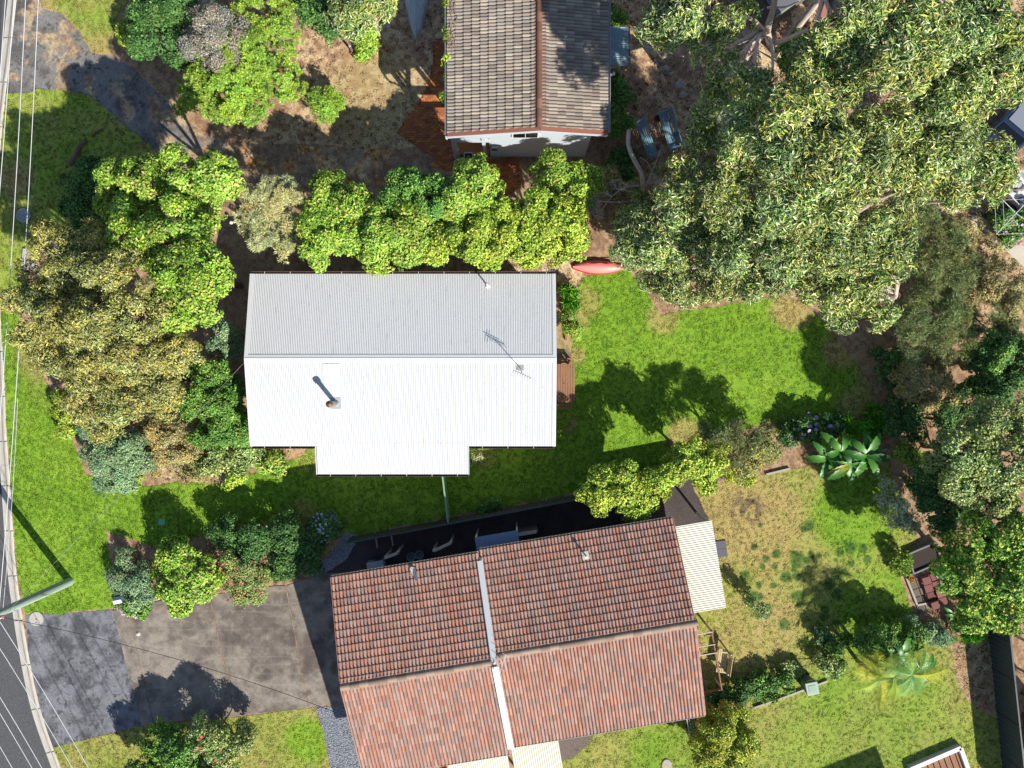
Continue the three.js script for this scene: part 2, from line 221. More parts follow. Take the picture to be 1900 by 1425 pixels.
// leaf-strewn yards
const tanC = (s, t) => litterC(t, s);
const yards = [
  sheet('yard', 'dry straw-coloured yard strewn with leaves left of the grey-tiled house', poly([[560, -60], [835, -60], [835, 270], [700, 278], [560, 268], [430, 258], [380, 225], [545, 190], [555, 60]]), 0.005, (x, z) => mixc(litterC(1.0, 71)(x, z), A(198, 178, 112), 0.45 * blob(690, 190, 130, x, z)), { rag: 0.2, bump: 0.02 }),
  sheet('yard', 'leaf-covered tan ground right of the grey-tiled house', poly([[1110, -60], [1420, -60], [1460, 120], [1420, 250], [1300, 300], [1200, 290], [1120, 240]]), 0.005, litterC(1.2, 72), { rag: 0.2, bump: 0.02 }),
  sheet('yard', 'tan ground under the tall gum trees at upper right', poly([[1465, -60], [1960, -60], [1960, 420], [1700, 400], [1440, 330], [1470, 130]]), 0.005, litterC(1.1, 73), { rag: 0.2, bump: 0.02, res: 0.04 }),
  sheet('yard', 'dry earth strip between kayak and house corner', poly([[940, 470], [1080, 480], [1080, 515], [1066, 560], [1040, 545], [1000, 540], [940, 520]]), 0.005, litterC(1.3, 74), { rag: 0.12, bump: 0.02 }),
  sheet('yard', 'tan weedy ground in the front garden beneath the olive trees', poly([[255, 770], [340, 700], [460, 780], [590, 830], [560, 850], [480, 872], [430, 905], [330, 893], [290, 880], [250, 820]]), 0.005, (x, z) => mixc(litterC(1.0, 75)(x, z), A(150, 150, 70), 0.4 * ss(0.45, 0.6, fbm(x * 2, z * 2, 76))), { rag: 0.15, bump: 0.02 }),
  sheet('yard', 'dry golden scrub ground at the right edge', poly([[1740, 400], [1960, 380], [1960, 660], [1830, 640], [1760, 560]]), 0.005, litterC(1.1, 77), { rag: 0.15, bump: 0.02 }),
  sheet('mulch_bed', 'brown bark mulch bed beside the dark metal fence', poly([[1762, 1195], [1800, 1182], [1838, 1185], [1848, 1330], [1818, 1318], [1795, 1300], [1775, 1260]]), 0.02, litterC(0.5, 78), { rag: 0.1, bump: 0.03 }),
];
{ // fallen leaves and twigs lying on the yards
  const pos = [], nrm = [], col = [];
  for (let b = 0; b < 9; b++) { const a = rr(0, 6.28), r = rr(0, 0.16), x = Math.cos(a) * r, z = Math.sin(a) * r, d = rr(0, 6.28), l = rr(0.02, 0.04), w = l * 0.34, y = rr(0.003, 0.006), k = pick([[1, 1, 1], [1.25, 1.2, 1.1], [0.75, 0.68, 0.62], [1.0, 0.8, 0.66]]), c = Math.cos(d), s = Math.sin(d);
    pos.push(x - c * l, y, z - s * l, x + s * w, y + rr(0, 0.003), z - c * w, x + c * l, y, z + s * l, x - c * l, y, z - s * l, x + c * l, y, z + s * l, x - s * w, y + rr(0, 0.003), z + c * w); for (let q = 0; q < 6; q++) { nrm.push(0, 1, 0); col.push(...k); } }
  const g = new THREE.BufferGeometry(); g.setAttribute('position', new THREE.Float32BufferAttribute(pos, 3)); g.setAttribute('normal', new THREE.Float32BufferAttribute(nrm, 3)); g.setAttribute('color', new THREE.Float32BufferAttribute(col, 3));
  const m = new THREE.MeshStandardMaterial({ roughness: 0.85, vertexColors: true, side: THREE.DoubleSide }), list = [], f = litterC(0.9, 88);
  for (const L of yards) scatter(L.P, 11, (x, z) => list.push([M4(V(x, L.y, z), QY(rr(0, 6.28)), V(1, 1, 1)), f(x, z).map(v => v * 1.35)]));
  const o = instanced('fallen_leaves', g, m, list); o.userData.label = 'brown fallen leaves scattered over the bare yards'; o.userData.category = 'leaves';
}
{ // concrete driveway in slabs
  const k = new THREE.Group(); k.name = numbered('driveway'); k.userData = { kind: 'structure', label: 'brownish concrete driveway in four slabs left of the red-tiled house', category: 'driveway' }; scene.add(k);
  const cd = (x, z) => { const a = fbm(x * 0.6, z * 0.6, 90), b = fbm(x * 3, z * 3, 91), f = hsh(Math.floor(x * 38), Math.floor(z * 38), 92), st = ss(0.47, 0.5, n2(x * 0.35 + 2, z * 2.3, 93)) * (1 - ss(0.5, 0.56, n2(x * 0.35 + 2, z * 2.3, 93))); let c = mixc(A(118, 106, 98), A(176, 164, 150), ss(0.3, 0.7, 0.5 * a + 0.5 * b)); c = mixc(c, A(92, 82, 76), 0.6 * ss(0.55, 0.72, fbm(x * 1.2, z * 1.2, 95))); c = mixc(c, A(196, 186, 172), 0.25 * st); const q = 0.8 + 0.4 * f; return c.map(v => v * q); };
  const slabs = [[[209, 1132], [236, 1130], [285, 1343], [263, 1346]], [[237, 1130], [300, 1113], [388, 1104], [436, 1329], [286, 1343]], [[389, 1104], [430, 1098], [512, 1086], [530, 1086], [572, 1313], [437, 1329]], [[531, 1086], [600, 1062], [760, 1062], [760, 1290], [573, 1313]]];
  const x0 = gx(200), x1 = gx(770), z0 = gz(1055), z1 = gz(1350), T = tex(620, 330, (i, j) => cd(lerp(x0, x1, i / 620), lerp(z0, z1, j / 330))), m = new THREE.MeshStandardMaterial({ map: T, roughness: 0.92 });
  for (const s of slabs) {
    const P = poly(s), cx = P.reduce((a, p) => a + p[0], 0) / P.length, cz = P.reduce((a, p) => a + p[1], 0) / P.length;
    const g = new THREE.ExtrudeGeometry(new THREE.Shape(P.map(([x, z]) => { const d = Math.hypot(x - cx, z - cz); return new THREE.Vector2(x - (x - cx) / d * 0.022, -(z - (z - cz) / d * 0.022)); })), { depth: 0.05, bevelEnabled: true, bevelThickness: 0.006, bevelSize: 0.006, bevelSegments: 1 }).rotateX(-Math.PI / 2), p = g.attributes.position, uv = g.attributes.uv;
    for (let i = 0; i < p.count; i++) uv.setXY(i, (p.getX(i) - x0) / (x1 - x0), (p.getZ(i) - z0) / (z1 - z0));
    part(k, 'slab', g, m, V(0, -0.03, 0));
  }
}
// gravel strip and pebble path, with the stones themselves
const gravC = (x, z) => { const f = hsh(Math.floor(x * 45), Math.floor(z * 45), 4); return A(150, 156, 166).map(v => v * (0.6 + 0.8 * f)); };
const grav = [sheet('gravel_strip', 'blue-grey gravel strip beside the gable of the red-tiled house', poly([[586, 1314], [660, 1304], [720, 1340], [720, 1560], [628, 1560], [614, 1425], [601, 1360]]), 0.01, gravC, { rag: 0.03 }),
  sheet('gravel_strip', 'short grey pebble path beside the white-flowering shrub', poly([[640, 985], [662, 992], [660, 1010], [640, 1040], [600, 1065], [575, 1066], [600, 1040], [625, 1012]]), 0.02, gravC, { rag: 0.06 })];
{
  const g = new THREE.IcosahedronGeometry(0.028, 0), m = new THREE.MeshStandardMaterial({ roughness: 0.9 }), list = [];
  for (const L of grav) scatter(L.P, 330, (x, z) => { const k = rr(0.16, 0.5); list.push([M4(V(x, L.y + 0.008, z), new THREE.Quaternion().setFromEuler(new THREE.Euler(rr(0, 6), rr(0, 6), rr(0, 6))), V(rr(0.6, 1.2), rr(0.4, 0.8), rr(0.6, 1.2))), [k * 0.95, k, k * 1.08]]); });
  const o = instanced('gravel', g, m, list); o.userData.label = 'loose blue-grey gravel stones in the strips by the red-tiled house'; o.userData.category = 'gravel';
}
sheet('side_passage', 'dark paved side passage between fence and red-tiled house', poly([[655, 1000], [1060, 921], [1290, 882], [1330, 900], [1320, 985], [1240, 1000], [880, 1060], [640, 1075], [600, 1066], [640, 1040]]), 0.006, (x, z) => { const c = mixc(A(70, 64, 62), A(104, 92, 88), fbm(x * 1.5, z * 1.5, 33)), k = 0.7 + 0.6 * hsh(Math.floor(x * 35), Math.floor(z * 35), 6); return c.map(v => v * k); }, { rag: 0.05, bump: 0.01 });
sheet('paving', 'sandstone-coloured paving along the right wall of the white-roofed house', poly([[1000, 590], [1045, 596], [1075, 640], [1072, 790], [1000, 800]]), 0.008, (x, z) => { const c = mixc(A(198, 172, 118), A(140, 124, 100), ss(0.35, 0.65, fbm(x * 1.6, z * 1.6, 35))), k = 0.8 + 0.4 * hsh(Math.floor(x * 35), Math.floor(z * 35), 6); return c.map(v => v * k); }, { rag: 0.05 });
sheet('paving', 'grey concrete paving wedge below the red-tiled house', poly([[1030, 1340], [1105, 1352], [1098, 1375], [1062, 1408], [1035, 1412]]), 0.02, (x, z) => A(132, 120, 112).map(v => v * (0.8 + 0.4 * hsh(Math.floor(x * 35), Math.floor(z * 35), 6))), {});
sheet('path', 'pale concrete garden path at the right edge', poly([[1800, 398], [1822, 402], [1855, 432], [1880, 455], [1960, 455], [1960, 520], [1900, 497], [1872, 470], [1838, 440], [1812, 420]]), 0.012, (x, z) => A(228, 216, 198).map(v => v * (0.8 + 0.3 * fbm(x * 2, z * 2, 3) + 0.12 * hsh(Math.floor(x * 35), Math.floor(z * 35), 6))), { rag: 0.03 });
{ // brick-paved path and forecourt of the grey-tiled house
  const P = ragged(poly([[806, 78], [840, 70], [845, 300], [960, 292], [965, 345], [945, 362], [900, 350], [860, 312], [826, 318], [800, 290], [735, 246], [768, 203], [790, 165], [803, 120]]), 0.03), o = sheet('path', 'orange brick-paved path and forecourt at the grey-tiled house', P, 0.008, (x, z) => A(140, 84, 52).map(v => v * (0.7 + 0.6 * hsh(Math.floor(x * 35), Math.floor(z * 35), 6))), {}), list = [];
  const g = rbox(0.22, 0.03, 0.105, 0.008), m = new THREE.MeshStandardMaterial({ roughness: 0.9 });
  for (let i = -10; i < 32; i++) for (let j = -180; j < -75; j++) { const x = -5.6 + i * 0.23 + (j % 2 ? 0.115 : 0), z = j * 0.115; if (inside(x, z, P)) { const k = rr(0.7, 1.15); list.push([M4(V(x, 0.014 + rr(0, 0.004), z), QY(rr(-0.03, 0.03)), V(1, 1, 1)), mixc(A(226, 138, 74), A(176, 108, 82), Math.pow(rnd(), 1.6)).map(v => v * k)]); } }
  const q = instanced('paver', g, m, list, o.mesh); q.userData.label = 'small orange brick pavers';
}
// ---------------------------------------------------------------- foliage
// A leaf cluster: small folded leaves on a dome or in a spray. Palette entries: [weight, colour].
function cluster(o) {
  const pos = [], col = [], tot = o.pal.reduce((a, p) => a + p[0], 0);
  for (let b = 0; b < o.n; b++) {
    let w = rnd() * tot, c = o.pal[0][1]; for (const [q, k] of o.pal) { if ((w -= q) <= 0) { c = k; break; } }
    const a = rr(0, 6.283), u = o.form === 'spray' ? rr(0.05, 1) : rr(-0.25, 1), rad = o.R * (o.form === 'spray' ? rr(0.1, 0.75) : rr(0.55, 1)), sx = Math.sqrt(1 - Math.min(1, u * u));
    const p = V(Math.cos(a) * sx * rad, u * rad * (o.flat || 0.8), Math.sin(a) * sx * rad), out = p.clone().normalize();
    let dir = o.form === 'spray' ? out.clone().add(V(rr(-0.5, 0.5), rr(-0.2, 0.5), rr(-0.5, 0.5))) : V(rr(-1, 1), rr(-0.6, 0.5) - (o.droop || 0), rr(-1, 1)).addScaledVector(out, 0.5);
    dir.normalize();
    let nor = V(rr(-0.7, 0.7), 1, rr(-0.7, 0.7)).addScaledVector(out, 0.8).normalize(); const side = V().crossVectors(dir, nor).normalize(); nor = V().crossVectors(side, dir).normalize();
    const L = o.len * rr(0.7, 1.25), W = o.wid * rr(0.75, 1.2), fold = W * (o.fold ?? 0.35), k = rr(0.75, 1.25);
    const a0 = p.clone().addScaledVector(dir, -L * 0.4), a1 = p.clone().addScaledVector(dir, L * 0.6).addScaledVector(nor, -L * (o.curl || 0.12)), m = p.clone().addScaledVector(nor, fold * -0.5);
    const l = m.clone().addScaledVector(side, W).addScaledVector(nor, fold), r = m.clone().addScaledVector(side, -W).addScaledVector(nor, fold);
    for (const q of [a0, l, a1, a0, a1, r]) { pos.push(q.x, q.y, q.z); col.push(c[0] * k, c[1] * k, c[2] * k); }
  }
  const g = new THREE.BufferGeometry(); g.setAttribute('position', new THREE.Float32BufferAttribute(pos, 3)); g.setAttribute('color', new THREE.Float32BufferAttribute(col, 3)); g.computeVertexNormals(); return g;
}
const leafM = new THREE.MeshStandardMaterial({ roughness: 0.7, vertexColors: true, side: THREE.DoubleSide }); leafM.color.setRGB(0.86, 0.86, 0.86);
const K = 1.0, P_ = (r, g, b) => A(r, g, b, K), Q_ = (r, g, b) => A(r, g, b, 0.62);
const SP = {
  lime: { n: 60, R: 0.34, len: 0.13, wid: 0.042, pal: [[4, A(148, 182, 52, 0.86)], [3, A(122, 162, 46, 0.86)], [2, A(178, 200, 84, 0.86)], [2, A(92, 136, 40, 0.86)], [1, A(66, 106, 36, 0.86)], [0.3, A(186, 160, 104, 0.86)]], dens: 19 },
  limeyellow: { n: 60, R: 0.34, len: 0.13, wid: 0.042, pal: [[4, A(168, 188, 52, 0.86)], [3, A(142, 170, 46, 0.86)], [2, A(194, 202, 82, 0.86)], [2, A(104, 140, 38, 0.86)], [1, A(74, 108, 36, 0.86)]], dens: 19 },
  green: { n: 60, R: 0.3, len: 0.12, wid: 0.04, pal: [[4, A(92, 138, 50, 0.9)], [3, A(114, 156, 58, 0.9)], [2, A(68, 112, 42, 0.9)], [1, A(152, 182, 78, 0.9)]], dens: 19 },
  dark: { n: 60, R: 0.28, len: 0.1, wid: 0.035, pal: [[4, A(66, 106, 44, 0.85)], [3, A(90, 132, 56, 0.85)], [2, A(48, 86, 38, 0.85)], [0.9, A(128, 160, 84, 0.85)]], dens: 20 },
  gum: { n: 46, R: 0.36, len: 0.2, wid: 0.024, droop: 0.35, curl: 0.25, pal: [[4, A(132, 156, 78, 0.74)], [3, A(110, 138, 74, 0.74)], [2.4, A(164, 176, 92, 0.74)], [1.4, A(190, 196, 150, 0.74)], [1.8, A(82, 112, 60, 0.74)], [0.4, A(192, 186, 96, 0.74)], [0.3, A(160, 132, 104, 0.74)]], dens: 14, puff: 0.6, gap: 0.1, inner: 0.9 },
  olive: { n: 48, R: 0.3, len: 0.13, wid: 0.024, droop: 0.2, curl: 0.2, pal: [[4, A(150, 150, 74, 0.8)], [3, A(124, 134, 66, 0.8)], [2, A(182, 174, 82, 0.8)], [2.4, A(94, 108, 58, 0.8)], [0.7, A(178, 156, 112, 0.8)], [1, A(192, 188, 142, 0.8)], [0.4, A(152, 122, 88, 0.8)]], dens: 17, puff: 0.48, gap: 0.14, inner: 0.9 },
  feather: { n: 70, R: 0.3, len: 0.11, wid: 0.018, form: 'spray', pal: [[4, A(148, 182, 56, 0.85)], [3, A(130, 170, 54, 0.85)], [2, A(180, 198, 88, 0.85)], [1.4, A(98, 142, 46, 0.85)]], dens: 22 },
  grey: { n: 54, R: 0.32, len: 0.15, wid: 0.011, form: 'spray', pal: [[4, Q_(176, 176, 124)], [3, Q_(146, 152, 92)], [2, Q_(204, 198, 164)], [1.2, Q_(116, 120, 74)], [0.6, Q_(172, 146, 124)]], dens: 20 },
  blue: { n: 56, R: 0.24, len: 0.08, wid: 0.024, pal: [[4, A(104, 138, 88, .75)], [3, A(130, 158, 112, .75)], [2, A(76, 112, 68, .75)], [1, A(168, 180, 146, .75)], [0.7, A(158, 136, 120, .75)]], dens: 26 },
  she: { n: 54, R: 0.34, len: 0.2, wid: 0.009, form: 'spray', pal: [[4, Q_(128, 142, 84)], [3, Q_(102, 120, 72)], [2, Q_(166, 170, 118)], [1.2, Q_(132, 116, 94)], [0.7, Q_(100, 90, 74)]], dens: 17 },
  bronze: { n: 52, R: 0.3, len: 0.12, wid: 0.022, pal: [[4, A(164, 150, 92, 0.8)], [3, A(142, 132, 84, 0.8)], [2, A(190, 178, 116, 0.8)], [2.4, A(112, 120, 66, 0.8)], [0.6, A(168, 134, 104, 0.8)]], dens: 19 },
  dead: { n: 40, R: 0.32, len: 0.16, wid: 0.008, form: 'spray', pal: [[3, Q_(180, 164, 150)], [3, Q_(156, 138, 128)], [2, Q_(200, 194, 178)], [1.2, Q_(132, 140, 104)]], dens: 18 },
  pinkgrey: { n: 60, R: 0.3, len: 0.075, wid: 0.022, pal: [[4, A(172, 156, 150, 1.0)], [3, A(142, 150, 126, 1.0)], [2, A(196, 182, 176, 1.0)], [2, A(106, 126, 86, 1.0)]], dens: 23 },
  gold: { n: 64, R: 0.26, len: 0.1, wid: 0.026, pal: [[4, A(186, 192, 54, 0.85)], [3, A(150, 168, 50, 0.85)], [2, A(212, 208, 86, 0.85)], [2.2, A(92, 124, 42, 0.85)]], dens: 22 },
  pale: { n: 40, R: 0.28, len: 0.15, wid: 0.026, pal: [[4, P_(196, 206, 150)], [3, P_(150, 172, 110)], [2, P_(216, 214, 180)], [1, P_(110, 140, 80)]], dens: 16 },
  flowery: { n: 60, R: 0.26, len: 0.09, wid: 0.024, pal: [[4, A(120, 156, 72, .85)], [3, A(150, 170, 92, .85)], [2, A(92, 128, 60, .85)], [0.9, A(222, 150, 126, .85)], [0.8, A(206, 180, 126, .85)]], dens: 24 },
  strap: { n: 34, R: 0.34, len: 0.34, wid: 0.02, form: 'spray', curl: 0.3, flat: 0.6, pal: [[4, P_(118, 186, 40)], [3, P_(146, 206, 60)], [2, P_(70, 138, 30)]], dens: 17 },
  dusk: { n: 60, R: 0.3, len: 0.12, wid: 0.034, pal: [[4, A(138, 160, 76, .8)], [3, A(112, 140, 64, .8)], [2, A(180, 190, 100, .8)], [1.4, A(194, 196, 156, .8)], [1.5, A(82, 110, 52, .8)]], dens: 18 },
  sunny: { n: 60, R: 0.34, len: 0.13, wid: 0.042, pal: [[3, A(126, 170, 48, 0.8)], [3, A(96, 142, 42, 0.8)], [2.2, A(174, 192, 66, 0.8)], [2, A(66, 112, 38, 0.8)], [0.2, A(206, 190, 80, 0.8)]], dens: 15 },
};
for (const k in SP) { const q = SP[k]; q.R *= 0.68; q.n = Math.round(q.n * 0.6); q.dens *= 1.75; }
for (const k in SP) SP[k].geos = [cluster(SP[k]), cluster(SP[k]), cluster(SP[k])];
const barkTex = (r, g, b, s) => tex(128, 256, (i, j) => { const a = i / 128 * 6.283, v = 0.65 + 0.7 * n3(3 * Math.cos(a) + 9, 3 * Math.sin(a) + 9, j / 40 + s) + 0.2 * (hsh(i, j, s) - 0.5); return A(r, g, b, 1.2).map(q => q * v); });
const barkPale = new THREE.MeshStandardMaterial({ map: barkTex(206, 190, 176, 1), roughness: 0.9 }), barkBrown = new THREE.MeshStandardMaterial({ map: barkTex(122, 100, 84, 2), roughness: 0.95 });
const tintOf = () => { const k = rr(0.78, 1.2), w = rr(-0.1, 0.1); return [k * (1 + w), k, k * (1 - w)]; };
// lobes: [pixel x, pixel y, pixel radius, height of its top]
function plant(kind, label, category, species, lobes, o = {}) {
  const sp = SP[species], B = lobes.map(([px, py, r, h]) => { const ry = Math.min(h * 0.46, r / S * (o.tall || 0.62)), hc = h - ry, k = (H - hc) / H; return { c: at(px, py, hc), r: r / S * k, ry }; });
  let cx = 0, cz = 0, cw = 0; for (const b of B) { cx += b.c.x * b.r; cz += b.c.z * b.r; cw += b.r; }
  const base = o.base ? at(o.base[0], o.base[1], 0) : V(cx / cw, 0, cz / cw), t = thing(kind, label, category, base, 0, o.group), loc = v => v.clone().sub(base);
  const hTop = Math.max(...B.map(b => b.c.y)), rt = o.trunk ?? cl(0.02 * hTop + 0.03, 0.02, 0.22), bm = o.bark || barkBrown, fork = V(rr(-0.15, 0.15), hTop * 0.45, rr(-0.15, 0.15));
  part(t, hTop > 1.6 ? 'trunk' : 'stem', limbGeo([V(0, -0.05, 0), V(rr(-0.06, 0.06), hTop * 0.22, rr(-0.06, 0.06)), fork], rt, rt * 0.75, 8), bm);
  for (const b of B) { const e = loc(b.c), m = fork.clone().lerp(e, 0.55).add(V(rr(-0.2, 0.2), rr(0, 0.25) * hTop * 0.2, rr(-0.2, 0.2))); part(t, 'limb', limbGeo([fork.clone().add(V(0, -rt, 0)), m, e.clone().add(V(0, b.ry * 0.4, 0))], rt * 0.62, rt * 0.16, 6), bm); }
  const lists = [[], [], []], D = (o.dens || 1) * sp.dens, pr0 = o.puff || sp.puff || 0.42, gap = o.gap ?? sp.gap ?? 0.12;
  const add = (p, d, tint) => {
    if (p.y < 0.05) p.y = rr(0.04, 0.16);
    const up = V(d.x, d.y + 0.6, d.z).add(V(rr(-0.4, 0.4), rr(-0.2, 0.4), rr(-0.4, 0.4))).normalize(), quat = new THREE.Quaternion().setFromUnitVectors(UPV, up).multiply(QY(rr(0, 6.283))), s = rr(0.75, 1.25) * (o.leaf || 1), k = rr(0.86, 1.14);
    lists[Math.floor(rnd() * 3)].push([M4(loc(p), quat, V(s, s * rr(0.8, 1.1), s)), tint.map(v => v * k)]);
  };
  const ball = () => { const u = rr(-1, 1), a = rr(0, 6.283), q = Math.sqrt(1 - u * u); return V(q * Math.cos(a), u, q * Math.sin(a)); };
  for (const b of B) { // each lobe carries puffs of leaf clusters on its surface, some of them standing proud, with gaps between
    const np = Math.max(3, Math.round(2.3 * Math.PI * b.r * b.r / (Math.PI * pr0 * pr0)));
    for (let i = 0; i < np; i++) {
      const u = rr(-0.35, 1), a = rr(0, 6.283), q = Math.sqrt(1 - u * u), d = V(q * Math.cos(a), u, q * Math.sin(a));
      if (rnd() < gap) continue;
      const rad = rr(0.78, 1.08), pr = Math.min(pr0 * rr(0.65, 1.3), b.r * 0.8), c = V(b.c.x + d.x * (b.r - pr * 0.3) * rad, b.c.y + d.y * b.ry * rad * 0.95, b.c.z + d.z * (b.r - pr * 0.3) * rad);
      let hid = false; for (const e of B) if (e !== b) { const x = (c.x - e.c.x) / e.r, y = (c.y - e.c.y) / e.ry, z = (c.z - e.c.z) / e.r; if (x * x + y * y + z * z < 0.32) { hid = true; break; } }
      if (hid) continue;
      const tint = tintOf(), n = Math.max(2, Math.round(D * pr * pr * Math.PI * 0.95));
      for (let j = 0; j < n; j++) { const e = ball(); e.y = Math.abs(e.y) - 0.35; const f = Math.pow(rnd(), 0.4) * pr; add(V(c.x + e.x * f, c.y + e.y * f * 0.85, c.z + e.z * f), e.add(d), tint); }
    }
    const ni = Math.round(D * b.r * b.r * Math.PI * 0.28 * (sp.inner ?? 1)); for (let i = 0; i < ni; i++) { const d = ball(), f = rr(0.3, 0.82); add(V(b.c.x + d.x * b.r * f, b.c.y + d.y * b.ry * f, b.c.z + d.z * b.r * f), d, tintOf()); }
  }
  lists.forEach((l, i) => { if (l.length > 0) instanced('crown', sp.geos[i], leafM, l, t); });
  return Object.assign(t, { loc, B, base0: base });
}
function flowers(t, colour, n, size = 0.05) { // blossoms on top of a plant
  const pos = []; for (let i = 0; i < 5; i++) { const a = i / 5 * 6.283, b = a + 0.62, c = a - 0.62; pos.push(0, 0, 0, Math.cos(c), 0.25, Math.sin(c), Math.cos(b), 0.25, Math.sin(b)); }
  const g = new THREE.BufferGeometry(); g.setAttribute('position', new THREE.Float32BufferAttribute(pos, 3)); g.computeVertexNormals();
  const m = mat(colour, 0.7, { side: THREE.DoubleSide }), list = [];
  for (let i = 0; i < n; i++) { const b = pick(t.B), a = rr(0, 6.283), u = rr(0.15, 1), q = Math.sqrt(1 - u * u), p = t.loc(V(b.c.x + q * Math.cos(a) * b.r * 1.12, b.c.y + u * b.ry * 1.2 + 0.06, b.c.z + q * Math.sin(a) * b.r * 1.12)); const s = size * rr(0.7, 1.3); list.push([M4(p, new THREE.Quaternion().setFromEuler(new THREE.Euler(rr(-0.5, 0.5), rr(0, 6), rr(-0.5, 0.5))), V(s, s, s)), [rr(0.85, 1.1), rr(0.85, 1.1), rr(0.85, 1.1)]]); }
  instanced('blossom', g, m, list, t);
}
const bare = (t, pts, r0, r1, m = barkPale) => part(t, 'limb', limbGeo(pts.map(([px, py, h]) => t.loc(at(px, py, h))), r0, r1, 7), m);
// ---------------------------------------------------------------- buildings
const whitePaint = mat([0.62, 0.625, 0.63], 0.55), creamM = mat(A(238, 234, 214, 1.35), 0.55), glassM = new THREE.MeshPhysicalMaterial({ roughness: 0.05, metalness: 0, color: 0x11161c }), redM = mat(A(150, 50, 46), 0.6), greyMetal = mat([0.36, 0.37, 0.38], 0.45, { metalness: 0.4 }), darkM = mat([0.035, 0.037, 0.04], 0.6), timberM = new THREE.MeshStandardMaterial({ roughness: 0.85, map: tex(64, 256, (i, j) => A(176, 128, 98).map(v => v * (0.7 + 0.5 * n2(i / 5, j / 60, 3) + 0.2 * (hsh(i, j >> 3, 2) - 0.5)))) });
const sheetTex = tex(256, 512, (i, j) => { const st = ss(0.62, 0.8, n2(i / 3, j / 60, 7)) * ss(0.5, 0.75, fbm(i / 60, j / 60, 8)), k = 0.95 + 0.06 * (fbm(i / 40, j / 90, 4) - 0.5) + 0.03 * (hsh(i, j, 1) - 0.5); const c = mixc([0.57, 0.575, 0.582], [0.36, 0.36, 0.37], 0.75 * st + (hsh(i >> 1, j >> 3, 12) > 0.997 ? 0.7 : 0)); return c.map(v => v * k); });
const steelM = new THREE.MeshStandardMaterial({ map: sheetTex, roughness: 0.42, metalness: 0.0 });
// corrugated sheet: from (x0..x1) across, between two ends a (low) and b (high) given as [y, z]
function corrugated(x0, x1, a, b, pitch = 0.0762, amp = 0.0085, along = 'z') {
  const n = Math.max(8, Math.round((x1 - x0) / pitch * 8)), pos = [], idx = [], uv = [], L = Math.hypot(b[0] - a[0], b[1] - a[1]), ny = Math.abs(b[1] - a[1]) / L, nz = -(b[0] - a[0]) / L * Math.sign(b[1] - a[1]);
  for (let i = 0; i <= n; i++) { const x = lerp(x0, x1, i / n), h = amp * Math.sin(x / pitch * 2 * Math.PI); for (const [e, v] of [[a, 0], [b, L]]) { const y = e[0] + h * ny, z = e[1] + h * nz; along === 'z' ? pos.push(x, y, z) : pos.push(z, y, x); uv.push(x / 1.3, v / 4 + x * 0.21); } }
  const flip = (b[1] > a[1]) !== (along === 'x');
  for (let i = 0; i < n; i++) { const p = i * 2; flip ? idx.push(p, p + 1, p + 2, p + 2, p + 1, p + 3) : idx.push(p, p + 2, p + 1, p + 2, p + 3, p + 1); }
  const g = new THREE.BufferGeometry(); g.setAttribute('position', new THREE.Float32BufferAttribute(pos, 3)); g.setAttribute('uv', new THREE.Float32BufferAttribute(uv, 2)); g.setIndex(idx); g.computeVertexNormals(); return g;
}
const prism = (pts, depth) => new THREE.ExtrudeGeometry(new THREE.Shape(pts.map(p => new THREE.Vector2(...p))), { depth, bevelEnabled: false });  // outline in x, y, pushed along z
function windowAt(t, x, y, z, w, h, turn) { const f = part(t, 'window', box(w + 0.12, h + 0.12, 0.08), whitePaint, V(x, y, z), [0, turn, 0]); part(f, 'pane', box(w / 2 - 0.03, h, 0.09), glassM, V(-w / 4, 0, 0.003)); part(f, 'pane', box(w / 2 - 0.03, h, 0.09), glassM, V(w / 4, 0, 0.003)); return f; }
// loose single pieces that look alike share a label and a group
function loose(name, label, category, group, geo, m, p, r = [0, 0, 0]) { const o = new THREE.Mesh(geo, m); o.name = numbered(name); o.position.copy(p); o.rotation.set(...r); o.castShadow = o.receiveShadow = true; o.userData = { label, category, group }; scene.add(o); return o; }

